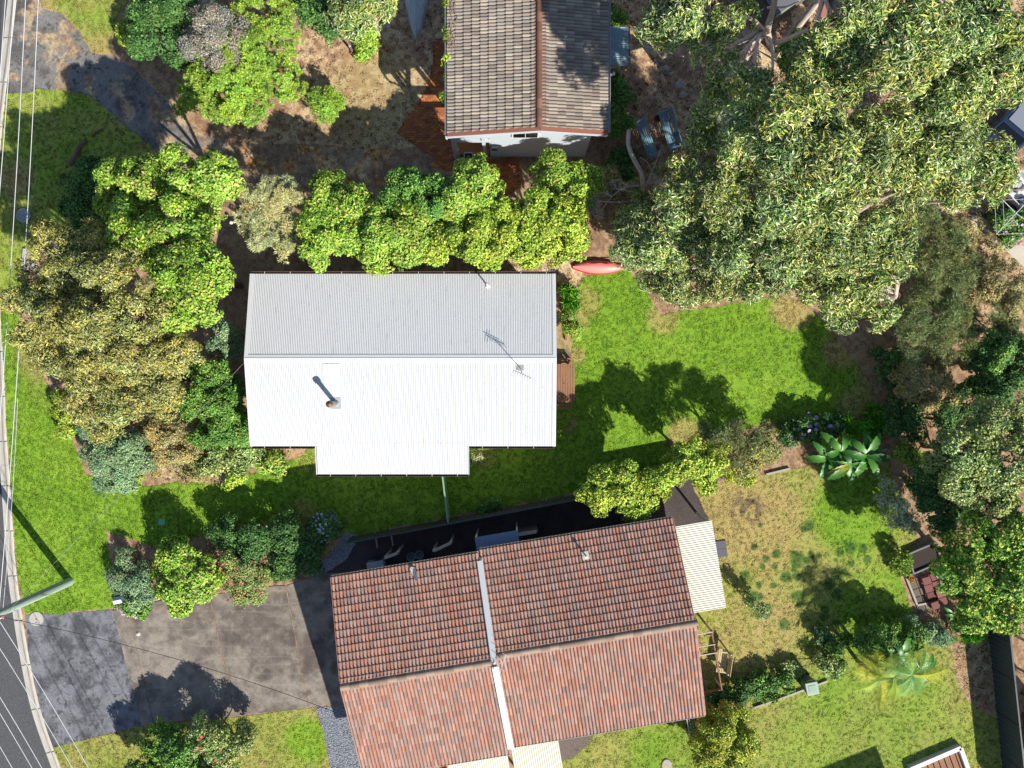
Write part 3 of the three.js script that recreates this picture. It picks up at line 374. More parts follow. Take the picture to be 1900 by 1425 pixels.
// ---- the white-roofed house
{
  const zT = -4.943, zR = -1.12, zB = 2.792, zX = 4.078, hE = 3.0, hR = 3.745, hX = 2.755, xL = -11.7, xR = 1.91, eL = -8.81, eR = -1.96, o = V(xL, 0, zR);
  const t = thing('white_roofed_house', 'single-storey house with white corrugated metal roof in the middle of the lot', 'house', o), l = (x, y, z) => V(x, y, z).sub(o);
  const wallM = mat(A(206, 198, 180), 0.85), wx0 = xL + 0.35, wx1 = xR - 0.85;
  part(t, 'wall', merge([prism([[zT + 0.5, 0], [zB - 0.45, 0], [zB - 0.45, hE - 0.05], [zR, hR - 0.12], [zT + 0.5, hE - 0.05]], wx1 - wx0).rotateY(-Math.PI / 2).translate(wx1, 0, 0), box(eR - eL - 0.7, hX - 0.08, 1.6, (eL + eR) / 2, (hX - 0.08) / 2, zB - 0.1)]).translate(-o.x, 0, -o.z), wallM);
  for (const x of [-10, -7.5, -4.5, -1]) windowAt(t, ...l(x, 1.7, zT + 0.5).toArray(), 1.5, 1.1, Math.PI);
  for (const x of [-7.5, -5.4, -3.2]) windowAt(t, ...l(x, 1.6, zB + 0.7).toArray(), 1.3, 1.1, 0);
  windowAt(t, ...l(wx1, 1.7, -2.8).toArray(), 1.6, 1.2, Math.PI / 2);
  const door = part(t, 'door', box(0.06, 2.05, 0.85), mat(A(130, 90, 70), 0.6), l(wx1 + 0.02, 1.03, 0.4)); part(door, 'handle', box(0.06, 0.04, 0.12), greyMetal, V(0.05, 0, 0.3));
  // roof: a thin lining carries the sheets
  const roof = part(t, 'roof', merge([bar(V((xL + xR) / 2, hE - 0.07, zT + 0.04), V((xL + xR) / 2, hR - 0.07, zR), xR - xL - 0.06, 0.04), bar(V((xL + xR) / 2, hR - 0.07, zR), V((xL + xR) / 2, hE - 0.07, zB - 0.04), xR - xL - 0.06, 0.04), bar(V((eL + eR) / 2, hE - 0.08, zB - 0.1), V((eL + eR) / 2, hX - 0.07, zX - 0.04), eR - eL - 0.06, 0.04)]).translate(-o.x, 0, -o.z), whitePaint);
  const cov = 0.762, at0 = g => g.translate(-o.x, 0, -o.z);
  for (let x = xL + 0.06, i = 0; x < xR - 0.1; x += cov, i++) {
    const x1 = Math.min(x + cov, xR - 0.06), d = (i % 2) * 0.002;
    part(roof, 'roof_sheet', at0(corrugated(x, x1, [hE + d, zT], [hR - 0.015 + d, zR - 0.05])), steelM);
    part(roof, 'roof_sheet', at0(corrugated(x, x1, [hE + d, zB], [hR - 0.015 + d, zR + 0.05])), steelM);
  }
  for (let x = eL + 0.03, i = 0; x < eR - 0.1; x += cov, i++) part(roof, 'roof_sheet', at0(corrugated(x, Math.min(x + cov, eR - 0.03), [hX + 0.004, zX], [hE + 0.004 + 0.03, zB - 0.15])), steelM);
  part(roof, 'ridge_cap', merge([bar(V((xL + xR) / 2, hR - 0.02, zR - 0.17), V((xL + xR) / 2, hR + 0.022, zR - 0.02), xR - xL, 0.012), bar(V((xL + xR) / 2, hR + 0.022, zR + 0.02), V((xL + xR) / 2, hR - 0.02, zR + 0.17), xR - xL, 0.012), new THREE.CylinderGeometry(0.028, 0.028, xR - xL, 8).rotateZ(Math.PI / 2).translate((xL + xR) / 2, hR + 0.022, zR)]).translate(-o.x, 0, -o.z), whitePaint);
  for (const x of [xL + 0.03, xR - 0.03]) for (const z of [zT, zB]) part(roof, 'barge_cap', bar(l(x, hE + 0.01, z), l(x, hR + 0.01, zR), 0.16, 0.03), whitePaint);
  for (const z of [zT, zB]) part(t, 'barge_board', bar(l(xL - 0.025, hE - 0.08, z), l(xL - 0.025, hR - 0.08, zR), 0.03, 0.16), redM);
  for (const z of [zT, zB]) part(t, 'barge_board', bar(l(xR + 0.02, hE - 0.08, z), l(xR + 0.02, hR - 0.08, zR), 0.03, 0.16), mat(A(168, 120, 104), 0.7));
  for (const x of [eL - 0.01, eR + 0.01]) part(t, 'barge_board', bar(l(x, hE - 0.05, zB), l(x, hX - 0.05, zX), 0.03, 0.14), whitePaint);
  // gutters: open channels with straps
  const gutM = mat(A(112, 88, 76), 0.6), gutter = (x0, x1, y, z, s) => { const g = part(t, 'gutter', merge([box(x1 - x0, 0.012, 0.11, 0, -0.08, 0), box(x1 - x0, 0.09, 0.012, 0, -0.035, s * 0.055)]), gutM, l((x0 + x1) / 2, y - 0.01, z + s * 0.05)); for (let x = x0 + 0.6; x < x1; x += 1.15) part(g, 'strap', box(0.02, 0.006, 0.11), creamM, V(x - (x0 + x1) / 2, 0.0, 0)); };
  gutter(xL, xR, hE, zT, -1); gutter(xL, eL - 0.03, hE, zB, 1); gutter(eR + 0.03, xR, hE, zB, 1); gutter(eL, eR, hX, zX, 1);
  // wood-heater flue on a flat tray
  const fz = gz(748) * 0.898 + 0.02, fx = gx(622) * 0.905, slope = (hR - hE) / (zB - zR), fy = z => hR - (z - zR) * slope;
  part(t, 'flashing_tray', bar(V(fx - 0.12, fy(-0.88) + 0.016, -0.88), V(fx - 0.12, fy(1.42) + 0.016, 1.42), 0.76, 0.01).translate(-o.x, 0, -o.z), whitePaint);
  part(t, 'flue_flashing', bar(V(fx, fy(fz - 0.25) + 0.03, fz - 0.25), V(fx, fy(fz + 0.25) + 0.03, fz + 0.25), 0.46, 0.02).rotateY(0).translate(-o.x, 0, -o.z), mat([0.33, 0.34, 0.35], 0.6));
  const flue = part(t, 'flue', cyl(0.105, 0.105, 1.2, 20), mat([0.3, 0.29, 0.28], 0.4, { metalness: 0.7 }), l(fx, fy(fz) + 0.55, fz));
  part(flue, 'cowl', merge([cyl(0.15, 0.15, 0.12, 20, 0, 0.64, 0), cyl(0.15, 0.02, 0.08, 20, 0, 0.74, 0)]), mat(A(130, 100, 84), 0.55, { metalness: 0.3 }));
  part(flue, 'collar', cyl(0.17, 0.11, 0.12, 16, 0, -0.45, 0), mat([0.3, 0.3, 0.31], 0.7));
  // television aerial and roof vent
  const m0 = V(0.36, fy(-0.7), -0.72), m1 = at(969, 694, 5.05);
  const aer = part(t, 'aerial', merge([limbGeo([m0, m0.clone().lerp(m1, 0.5), m1], 0.018, 0.016, 6)]).translate(-o.x, 0, -o.z), greyMetal);
  part(t, 'aerial_bracket', bar(m0.clone().add(V(-0.15, 0.02, 0)), m0.clone().add(V(0.15, 0.02, 0)), 0.24, 0.02).translate(-o.x, 0, -o.z), mat([0.3, 0.3, 0.29], 0.6));
  { const dir = V(0.82, 0, 0.36).normalize(), sd = V(-dir.z, 0, dir.x), c = m1.clone().sub(o), gs = [bar(c.clone().addScaledVector(dir, -0.42), c.clone().addScaledVector(dir, 0.42), 0.02, 0.02), bar(c.clone().addScaledVector(dir, -0.42).add(V(0, 0.12, 0)), c.clone().addScaledVector(dir, 0.3).add(V(0, 0.12, 0)), 0.016, 0.016)]; for (let i = 0; i < 8; i++) { const e = c.clone().addScaledVector(dir, -0.4 + i * 0.11), w = i < 2 ? 0.24 : 0.13 - i * 0.006; gs.push(bar(e.clone().addScaledVector(sd, -w), e.clone().addScaledVector(sd, w), 0.01, 0.01)); if (i % 2) gs.push(bar(e, e.clone().add(V(0, -0.14, 0)), 0.012, 0.012)); } part(t, 'aerial_boom', merge(gs), mat([0.16, 0.16, 0.17], 0.5, { metalness: 0.5 })); }
  const vx = gx(905) * 0.917, vz = gz(531) * 0.917; part(t, 'vent_pipe', merge([cyl(0.035, 0.035, 0.55, 12), cyl(0.06, 0.05, 0.06, 12, 0, 0.28, 0), cyl(0.11, 0.04, 0.08, 12, 0, -0.2, 0)]), whitePaint, l(vx, hR - (zR - vz) * 0.195 + 0.25, vz));
}

// ---- tiled roofs
const SC = new THREE.Color();
function tileGeo(w, len, rise, drop) { // one barrel tile: x across, z down the slope, nose at +z
  const n = 8, pos = [], idx = [], sec = []; for (let i = 0; i <= n; i++) { const t = i / n; sec.push([(t - 0.5) * w * 1.02, t < 0.14 ? (t < 0.01 ? 0 : -0.016) : rise * Math.pow(Math.sin(Math.PI * cl((t - 0.14) / 0.86)), 0.75)]); }
  for (const [x, y] of sec) pos.push(x, y, -len * 0.6); for (const [x, y] of sec) pos.push(x, y + drop, len * 0.5); for (const [x, y] of sec) pos.push(x, y + drop, len * 0.5); for (const [x, y] of sec) pos.push(x, Math.max(-0.01, y - 0.006), len * 0.5 + 0.002);
  for (const k of [0, 2]) for (let i = 0; i < n; i++) { const a = k * (n + 1) + i, b = a + n + 1; idx.push(a, b, a + 1, b, b + 1, a + 1); }
  const g = new THREE.BufferGeometry(); g.setAttribute('position', new THREE.Float32BufferAttribute(pos, 3)); const uv = []; for (let i = 0; i < pos.length; i += 3) uv.push(pos[i] / w + 0.5, pos[i + 2] * 2.3); g.setAttribute('uv', new THREE.Float32BufferAttribute(uv, 2)); g.setIndex(idx); g.computeVertexNormals(); return g;
}
// courses between eave e0-e1 and the ridge above it; budget counts the tiles that become parts
function tileSlope(roof, e0, e1, up, w, gauge, geo, cols, mats, speck, budget, name, inView, stuffList) {
  const L = e0.distanceTo(e1), ud = V().subVectors(e1, e0).normalize(), U = up.length(), vd = up.clone().normalize(), nor = V().crossVectors(ud, vd).normalize(); if (nor.y < 0) nor.negate();
  const q = new THREE.Quaternion().setFromRotationMatrix(new THREE.Matrix4().makeBasis(V().crossVectors(nor, vd.clone().negate()), nor, vd.clone().negate()));
  const nu = Math.round(L / w), nv = Math.round(U / gauge), ww = L / nu, gg = U / nv;
  for (let j = 0; j < nv; j++) for (let i = 0; i < nu; i++) {
    const p = e0.clone().addScaledVector(ud, (i + 0.5) * ww).addScaledVector(vd, (j + 0.5) * gg), k = Math.floor(rnd() * cols.length), jit = V(rr(-0.003, 0.003), rr(0, 0.004), rr(-0.004, 0.004));
    if (budget.n > 0 && inView(p) && hsh(i, j, 31) < budget.share) { budget.n--; const m = part(roof, name, geo, mats[k], p.add(jit)); m.quaternion.copy(q); m.scale.set(ww / w, 1, 1); }
    else { const s = rr(0.85, 1.14); stuffList.push([M4(p.add(jit), q, V(ww / w, 1, 1)), cols[k].map(v => v * s)]); }
  }
}
const grainTex = tex(128, 128, (i, j) => { const v = 0.78 + 0.3 * fbm(i / 12, j / 12, 5) + 0.22 * (hsh(i, j, 9) - 0.5) + (hsh(i, j, 77) > 0.996 ? 0.5 : 0); return [v, v, v].map(q => q * 0.92); });
const weathered = tex(64, 128, (i, j) => { const u = i / 64, c = ss(0.3, 0.5, u) * (1 - ss(0.78, 0.95, u)), f = ss(0.3, 0.7, fbm(u * 6, j / 10, 5)), v = 0.85 + 0.24 * (fbm(i / 9, j / 9, 6) - 0.5) + 0.2 * (hsh(i, j, 9) - 0.5) + (hsh(i, j, 77) > 0.997 ? 0.4 : 0); return mixc([1.02, 0.86, 0.78], [1.1, 1.12, 1.12], c * (0.55 + 0.45 * f)).map(q => q * v); });
const tileMats = (cols, grain = grainTex) => cols.map(c => { const m = new THREE.MeshStandardMaterial({ roughness: 0.85, map: grain }); m.color.setRGB(...c.map(v => v * 1.08)); return m; });

{ // ---- the red-tiled two-storey pair of houses
  const th = 9.4 * Math.PI / 180, O = V(-7.17, 0, 12.69), t = thing('red_tiled_house', 'duplex house with weathered red tiled roof at the bottom of the picture', 'house', O, th);
  const xm = 6.5, xe = 15.2, zn = -4.32, zs = 4.48, halves = [[0, xm, 5.26, 4.0, 4.6], [xm, xe, 4.62, 3.4, 4.2]], brick = new THREE.MeshStandardMaterial({ roughness: 0.9, map: tex(256, 256, (i, j) => { const r = j >> 3, m = (j & 7) < 1 || ((i + (r % 2) * 12) % 24) < 1, k = 0.75 + 0.5 * hsh(Math.floor((i + (r % 2) * 12) / 24), r, 3); return m ? A(150, 130, 110) : A(186, 106, 62).map(v => v * k); }) });
  const cols = [A(212, 164, 144), A(208, 154, 132), A(202, 152, 134), A(200, 172, 160), A(190, 164, 154), A(208, 174, 160), A(214, 172, 154), A(184, 156, 146)], mats = tileMats(cols, weathered), geo = tileGeo(0.153, 0.325, 0.058, 0.05), stuffL = [], stuffR = [];
  const instM = new THREE.MeshStandardMaterial({ roughness: 0.85, map: weathered }), budget = { n: 300, share: 0.145 };
  halves.forEach(([x0, x1, hr, he, wz], k) => {
    part(t, 'wall', prism([[zn + 0.75, 0], [zs - 0.6, 0], [zs - 0.6, he - 0.1], [0, hr - 0.25], [zn + 0.75, he - 0.02]], (k ? x1 - 0.5 : x1) - (k ? x0 : x0 + 0.5)).rotateY(-Math.PI / 2).translate(k ? x1 - 0.5 : x1, 0, 0), brick);
    const roof = part(t, 'roof', merge([bar(V((x0 + x1) / 2, he - 0.05, zn + 0.02), V((x0 + x1) / 2, hr - 0.05, 0), x1 - x0, 0.06), bar(V((x0 + x1) / 2, hr - 0.05, 0), V((x0 + x1) / 2, he - 0.05, zs - 0.02), x1 - x0, 0.06)]), mat(A(96, 78, 70), 0.9));
    const st = k ? stuffR : stuffL;
    tileSlope(roof, V(x0, he, zn), V(x1, he, zn), V(0, hr - he, -zn), 0.153, 0.322, geo, cols, mats, 0, budget, 'roof_tile', () => true, st);
    tileSlope(roof, V(x1, he, zs), V(x0, he, zs), V(0, hr - he, -zs), 0.153, 0.322, geo, cols, mats, 0, budget, 'roof_tile', p => p.z < 3.3, st);
    if (!k) { const dz = 2.6, dh = dz * (hr - he) / zs; part(t, 'wing_roof', bar(V(1.65, he - 0.055, zs - 0.02), V(1.65, he - dh - 0.05, zs + dz), 3.3, 0.06), mat(A(96, 78, 70), 0.9)); tileSlope(roof, V(3.3, he - dh, zs + dz), V(0, he - dh, zs + dz), V(0, dh, -dz), 0.153, 0.322, geo, cols, mats, 0, { n: 0 }, 'roof_tile', () => false, st); part(t, 'wing_wall', box(2.6, he - dh - 0.1, dz - 0.1, 1.8, (he - dh - 0.1) / 2, zs + dz / 2 - 0.55), brick); }
    instanced('roof_tiles', geo, instM, st, roof);
    // ridge of half-round cappings bedded in mortar
    const cap = new THREE.CylinderGeometry(0.125, 0.135, 0.4, 10, 1, true, -Math.PI / 2, Math.PI).rotateZ(Math.PI / 2).rotateX(-Math.PI / 2), cm = tileMats([A(176, 150, 132), A(190, 164, 142), A(160, 134, 116)]);
    part(roof, 'mortar_bed', box(x1 - x0, 0.07, 0.36, (x0 + x1) / 2, hr - 0.005, 0), mat(A(196, 172, 146), 0.95));
    for (let x = x0 + 0.2; x < x1; x += 0.4) { const c = part(roof, 'ridge_tile', cap, pick(cm), V(x, hr + 0.0, 0)); c.rotation.x = Math.PI / 2 * 0 + 0; }
    part(t, 'gutter', merge([box(x1 - x0, 0.01, 0.11, 0, -0.08, 0), box(x1 - x0, 0.1, 0.012, 0, -0.03, -0.055)]), mat(A(214, 196, 176), 0.6), V((x0 + x1) / 2, he + 0.0, zn - 0.03));
    part(t, 'gutter', merge([box(x1 - x0, 0.01, 0.11, 0, -0.08, 0), box(x1 - x0, 0.1, 0.012, 0, -0.03, 0.055)]), mat(A(222, 214, 204), 0.6), V((x0 + x1) / 2, he + 0.0, zs + 0.03));
    for (const x of k ? [x1 + 0.015] : [x0 - 0.015]) for (const z of [zn, zs]) part(t, 'barge_board', bar(V(x, he - 0.05, z), V(x, hr - 0.05, 0), 0.03, 0.2), mat(A(196, 150, 128), 0.7));
    if (!k) part(t, 'infill_wall', box(6.4, 1.24, 0.06, 3.2, 3.3, 4.24), mat(A(206, 198, 180), 0.85));
    for (let i = 0; i < 3; i++) windowAt(t, x0 + 1.6 + i * 2.1, 1.9, zs - 0.6, 1.3, 1.1, 0);
  });
  // stepped flashing of the party wall
  for (const [z0, z1, y0, y1, w] of [[zn + 0.3, -0.12, 4.17, 5.36, 0.24], [0.18, zs - 0.25, 5.34, 4.16, 0.28]]) part(t, 'party_flashing', bar(V(xm + 0.02, y0, z0), V(xm + 0.02, y1, z1), w, 0.05), mat([0.62, 0.63, 0.64], 0.5));
  part(t, 'party_wall', prism([[zn + 0.3, 3.3], [zs - 0.25, 3.3], [zs - 0.25, 4.1], [0, 5.32], [zn + 0.3, 4.12]], 0.14).rotateY(-Math.PI / 2).translate(xm + 0.09, 0, 0), mat([0.5, 0.5, 0.5], 0.7));
  // cream awnings
  const awn = (name, x0, x1, z0, z1, y, dy, along) => { const a = part(t, name, along === 'x' ? box(x1 - x0, 0.04, z1 - z0, (x0 + x1) / 2, y - 0.06, (z0 + z1) / 2) : box(x1 - x0, 0.04, z1 - z0, (x0 + x1) / 2, y - 0.08, (z0 + z1) / 2), creamM); for (let s = along === 'x' ? z0 : x0; s < (along === 'x' ? z1 : x1) - 0.05; s += 0.762) part(a, 'awning_sheet', corrugated(s, Math.min(s + 0.762, along === 'x' ? z1 : x1), along === 'x' ? [y, x1] : [y, z1], along === 'x' ? [y + dy, x0] : [y + dy, z0], 0.1, 0.012, along), creamM); for (const [px, pz] of [[x1 - 0.08, z1 - 0.08], [along === 'x' ? x1 - 0.08 : x0 + 0.08, along === 'x' ? z0 + 0.08 : z1 - 0.08]]) part(a, 'post', box(0.09, y - 0.1, 0.09, px, (y - 0.1) / 2, pz), whitePaint); };
  awn('awning', 14.6, 17.08, -3.75, 0.25, 2.6, 0.02, 'x'); awn('awning', 6.4, 8.57, 3.7, 7.6, 2.6, 0.02, 'z'); awn('awning', 3.45, 6.2, 4.3, 7.8, 2.7, 0.05, 'z');
  part(t, 'awning_flashing', box(2.8, 0.02, 0.3, 4.85, 2.82, 4.65), greyMetal);
  // satellite dish on the eave, roof vent, aerial on the ridge
  const dp = [V(0, 0, 0), V(0.12, 0.012, 0), V(0.24, 0.05, 0), V(0.33, 0.1, 0)].map(v => new THREE.Vector2(v.x, v.y)), dish = part(t, 'satellite_dish', new THREE.LatheGeometry(dp, 24), mat([0.52, 0.55, 0.57], 0.5, { side: THREE.DoubleSide }), V(3.75, 4.38, -4.0)); dish.rotation.set(-0.3, 0.35, 1.12);
  part(dish, 'dish_arm', bar(V(0, 0.02, 0), V(0.2, 0.4, 0), 0.03, 0.03), greyMetal); part(t, 'dish_mast', limbGeo([V(3.7, 3.95, -4.2), V(3.7, 4.2, -4.15), V(3.75, 4.38, -4.0)], 0.025, 0.025), greyMetal);
  part(t, 'vent_pipe', merge([cyl(0.04, 0.04, 0.5, 10), cyl(0.1, 0.05, 0.1, 10, 0, -0.2, 0), cyl(0.06, 0.06, 0.05, 10, 0, 0.25, 0)]), creamM, V(11.1, 3.92, -3.4)); part(t, 'vent_flashing', bar(V(11.1, 3.7, -3.57), V(11.1, 3.8, -3.23), 0.3, 0.03), creamM);
  { const gs = [bar(V(6.85, 4.5, 0.25), V(6.85, 5.75, 0.25), 0.03, 0.03)]; gs.push(bar(V(6.6, 5.65, 0.6), V(7.05, 5.65, -0.35), 0.02, 0.02)); for (let i = 0; i < 6; i++) { const c = V(6.6 + i * 0.09, 5.65, 0.6 - i * 0.19); gs.push(bar(c.clone().add(V(-0.22 + i * 0.02, 0, -0.1)), c.clone().add(V(0.22 - i * 0.02, 0, 0.1)), 0.012, 0.012)); } part(t, 'aerial', merge(gs), mat([0.5, 0.48, 0.45], 0.5)); }
}
{ // ---- the grey-tiled house at the top
  const O = V(0.7, 0, -11.1), t = thing('grey_tiled_house', 'white-walled house with lichen-grey tiled roof and brown ridge at the top', 'house', O), l = (x, y, z) => V(x, y, z).sub(O);
  const xl = -2.76, xr = 1.18, xe = 4.08, z0 = -10.72, z1 = -23, hl = 4.5, hr = 5.27, he = 4.72, zw = -11.1, wallM = mat(A(222, 232, 242), 0.7), x0 = -2.7, x1 = 3.55, xb = -1.05;
  part(t, 'wall', merge([prism([[xb, 0], [x1, 0], [x1, he + 0.02], [xr, hr - 0.1], [xb, hr - 0.1 - (xr - xb) * 0.195]], 0.18).translate(0, 0, zw - 0.18), box(0.16, 4.4, 10, x1 - 0.08, 2.2, zw - 5.2), box(0.16, 4.3, 8.2, x0 + 0.08, 2.15, zw - 6.2), box(0.16, 4.3, 2.1, xb + 0.08, 2.15, zw - 1.2), box(xb - x0, 4.2, 0.16, (x0 + xb) / 2, 2.1, zw - 2.2)]).translate(-O.x, 0, -O.z), wallM);
  part(t, 'porch_floor', box(xb - x0 - 0.1, 0.16, 2.1, (x0 + xb) / 2, 0.08, zw - 1.1).translate(-O.x, 0, -O.z), mat(A(226, 138, 74), 0.85));
  // porch posts, beams and slatted screen
  for (const [x, z, w] of [[x0 + 0.05, zw, 0.2], [xb - 0.25, zw - 0.02, 0.16]]) part(t, 'porch_post', box(w, 4.25, 0.16), wallM, l(x, 2.125, z));
  part(t, 'porch_beam', box(xb - x0, 0.26, 0.16), wallM, l((x0 + xb) / 2, 3.1, zw)); part(t, 'porch_beam', box(xb - x0, 0.16, 0.14), wallM, l((x0 + xb) / 2, 2.45, zw)); part(t, 'porch_beam', box(0.12, 0.16, 2.1), wallM, l(x0 + 0.05, 3.0, zw - 1.1)); part(t, 'porch_beam', box(0.12, 0.16, 2.1), wallM, l(x0 + 0.05, 4.15, zw - 1.1));
  for (let i = 0; i < 6; i++) part(t, 'porch_slat', box(0.06, 1.1, 0.12), wallM, l(x0 + 0.05, 3.6, zw - 0.35 - i * 0.32));
  part(t, 'porch_rail', box(0.1, 1.0, 0.1), wallM, l(x0 + 0.05, 0.6, zw - 2.0));
  const w1 = windowAt(t, ...l(0.6, 3.55, zw + 0.02).toArray(), 1.1, 1.0, 0); windowAt(t, ...l(2.35, 3.95, zw + 0.02).toArray(), 0.6, 0.32, 0);
  const pan = part(t, 'meter_box', box(0.3, 0.42, 0.12), mat(A(170, 190, 205), 0.5), l(-0.82, 1.5, zw + 0.06)); part(pan, 'cover', box(0.24, 0.3, 0.02), mat(A(90, 110, 130), 0.4), V(0, 0, 0.07));
  // roof
  const zm = (z0 + z1) / 2, L = z0 - z1, roof = part(t, 'roof', merge([bar(V(xl + 0.02, hl - 0.06, zm), V(xr, hr - 0.06, zm), L, 0.06), bar(V(xr, hr - 0.06, zm), V(xe - 0.02, he - 0.06, zm), L, 0.06)]).translate(-O.x, 0, -O.z), mat(A(110, 80, 68), 0.9));
  const cols = [A(196, 182, 164), A(184, 170, 154), A(204, 190, 170), A(172, 160, 148), A(188, 170, 154), A(178, 168, 154), A(164, 148, 136)], mats = tileMats(cols), geo = tileGeo(0.148, 0.36, 0.05, 0.05), st = [], budget = { n: 300, share: 0.42 }, view = p => p.z + O.z > -16.2;
  const im = new THREE.MeshStandardMaterial({ roughness: 0.9, map: grainTex });
  tileSlope(roof, l(xl, hl, z1), l(xl, hl, z0), V(xr - xl, hr - hl, 0), 0.148, 0.35, geo, cols, mats, 0, budget, 'roof_tile', view, st);
  tileSlope(roof, l(xe, he, z0), l(xe, he, z1), V(xr - xe, hr - he, 0), 0.148, 0.35, geo, cols, mats, 0, { n: 0 }, 'roof_tile', view, st);
  instanced('roof_tiles', geo, im, st, roof);
  const rm = tileMats([A(150, 104, 84), A(132, 92, 74), A(164, 116, 94)]), cap = new THREE.CylinderGeometry(0.13, 0.14, 0.42, 10, 1, true, -Math.PI / 2, Math.PI).rotateX(-Math.PI / 2);
  part(roof, 'mortar_bed', bar(l(xr, hr - 0.0, z0), l(xr, hr - 0.0, z1), 0.5, 0.06), mat(A(140, 98, 78), 0.95));
  for (let z = z0 - 0.2; z > z1; z -= 0.4) part(roof, 'ridge_tile', cap, pick(rm), l(xr - 0.05, hr + 0.01, z));
  for (const [a, b] of [[V(xl, hl + 0.04, z0 + 0.04), V(xr, hr + 0.04, z0 + 0.04)], [V(xr, hr + 0.04, z0 + 0.04), V(xe, he + 0.04, z0 + 0.04)]]) { part(t, 'verge_trim', bar(a.clone().sub(O), b.clone().sub(O), 0.16, 0.07), mat(A(168, 106, 84), 0.85)); part(t, 'barge_board', bar(a.clone().sub(O).add(V(0, -0.16, 0.07)), b.clone().sub(O).add(V(0, -0.16, 0.07)), 0.03, 0.2), wallM); }
  for (const [x, h, s] of [[xl - 0.05, hl, -1], [xe + 0.05, he, 1]]) part(t, 'gutter', merge([box(0.11, 0.012, L, 0, -0.08, 0), box(0.012, 0.1, L, s * 0.055, -0.03, 0)]), mat([0.45, 0.45, 0.46], 0.6), l(x, h, zm));
  const dpz = z0 + 0.02; part(t, 'downpipe', limbGeo([l(xl - 0.08, hl - 0.1, dpz), l(xl - 0.1, hl - 0.6, dpz), l(x0 - 0.06, 3.4, zw + 0.1), l(x0 - 0.06, 0.1, zw + 0.1)], 0.045, 0.045), wallM);
  part(t, 'downpipe', limbGeo([l(xe + 0.06, he - 0.08, -13.2), l(xe + 0.3, he - 0.3, -13.3), l(xe + 0.35, 3.9, -13.6)], 0.045, 0.045), whitePaint);
  // awning on the right wall
  const aw = part(t, 'awning', box(1.9, 0.04, 1.75), greyMetal, l(4.35, 2.55, -15.35)); for (let s = -16.2; s < -14.5; s += 0.58) part(aw, 'awning_sheet', corrugated(s, s + 0.58, [2.62, 5.3], [2.7, 3.4], 0.1, 0.012, 'x').translate(-4.35, -2.55, 15.35), mat(A(150, 176, 186), 0.5));
  part(aw, 'fascia', box(0.04, 0.12, 1.8), mat(A(120, 90, 80), 0.7), V(0.98, 0.04, 0)); for (const z of [-0.8, 0.8]) part(aw, 'post', box(0.07, 2.5, 0.07), timberM, V(0.9, -1.27, z));
  part(aw, 'hose_coil', new THREE.TorusGeometry(0.22, 0.05, 8, 24).rotateX(Math.PI / 2), mat(A(60, 90, 70), 0.6), V(-0.42, 0.2, -0.5));
  // dried vine lying along the left eave
  const dv = []; for (let i = 0; i < 60; i++) { const z = rr(-19, -14.2), x = xl + rr(0.05, 0.35); dv.push(limbGeo([l(x, hl + 0.12, z), l(x + rr(-0.1, 0.15), hl + 0.2, z + rr(-0.3, 0.3)), l(x + rr(-0.15, 0.2), hl + 0.16, z + rr(-0.6, 0.6))], 0.014, 0.006, 4)); } part(t, 'dried_vine', merge(dv), mat(A(186, 160, 138), 0.95), undefined, undefined, 'stuff');
}
{ // ---- grey shed half hidden under the gums, and other neighbours' roofs
  const t = thing('garden_shed', 'dark grey shed roof under the white gum limb at the top edge', 'shed', at(1450, 0), 0.62);
  part(t, 'wall', box(3.6, 2.2, 2.6, 0, 1.1, -0.6), mat(A(120, 116, 112), 0.9)); const r = part(t, 'roof', box(3.9, 0.06, 3.0, 0, 2.22, -0.6), darkM); for (let s = -1.95; s < 1.9; s += 0.65) part(r, 'roof_sheet', corrugated(s, s + 0.65, [2.28, 0.9], [2.42, -2.1], 0.13, 0.02), mat(A(128, 130, 136), 0.6)); part(t, 'fascia', box(3.9, 0.16, 0.05, 0, 2.2, 0.93), mat(A(170, 180, 150), 0.7)); part(t, 'ramp', box(1.3, 0.06, 0.8, 1.4, 0.5, 1.6), mat(A(196, 130, 112), 0.9));
  const b = thing('neighbour_house', 'house below the bottom edge whose roof shades the lower right lawn', 'house', V(17.75, 0, 27.3), 0.382);
  part(b, 'wall', box(9, 3.8, 7, 0, 1.9, 0), mat(A(200, 186, 166), 0.9)); part(b, 'roof', prism([[-4, 3.9], [4, 3.9], [0, 5.1]], 10).rotateY(-Math.PI / 2).translate(5, 0, 0), mat(A(170, 120, 96), 0.9));
  const c = thing('carport', 'pale corrugated carport roof beyond the dark metal fence', 'carport', at(1905, 1205), 0.1); const cr = part(c, 'roof', box(1.8, 0.05, 1.8, 0.2, 2.0, 0), greyMetal); for (let s = -0.9; s < 0.85; s += 0.6) part(cr, 'roof_sheet', corrugated(s, s + 0.6, [2.06, 1.1], [2.12, -0.7], 0.12, 0.014, 'x'), mat(A(196, 214, 230), 0.5)); for (const [x, z] of [[-0.6, -0.8], [-0.6, 0.8], [1, 0]]) part(c, 'post', box(0.09, 2, 0.09, x, 1, z), greyMetal);
  const d = thing('lean_to', 'small slatted lean-to beyond the lower end of the dark fence', 'shed', at(1905, 1345), 0.1); const dr = part(d, 'roof', box(1.2, 0.05, 1.1, 0.25, 1.7, -0.3), darkM); for (let s = -0.8; s < 0.2; s += 0.16) part(dr, 'roof_slat', box(1.2, 0.03, 0.08, 0.25, 1.745, s), whitePaint); part(d, 'wall', box(1.1, 1.6, 1.9, 0.35, 0.8, 0.3), mat(A(150, 110, 90), 0.9));
}
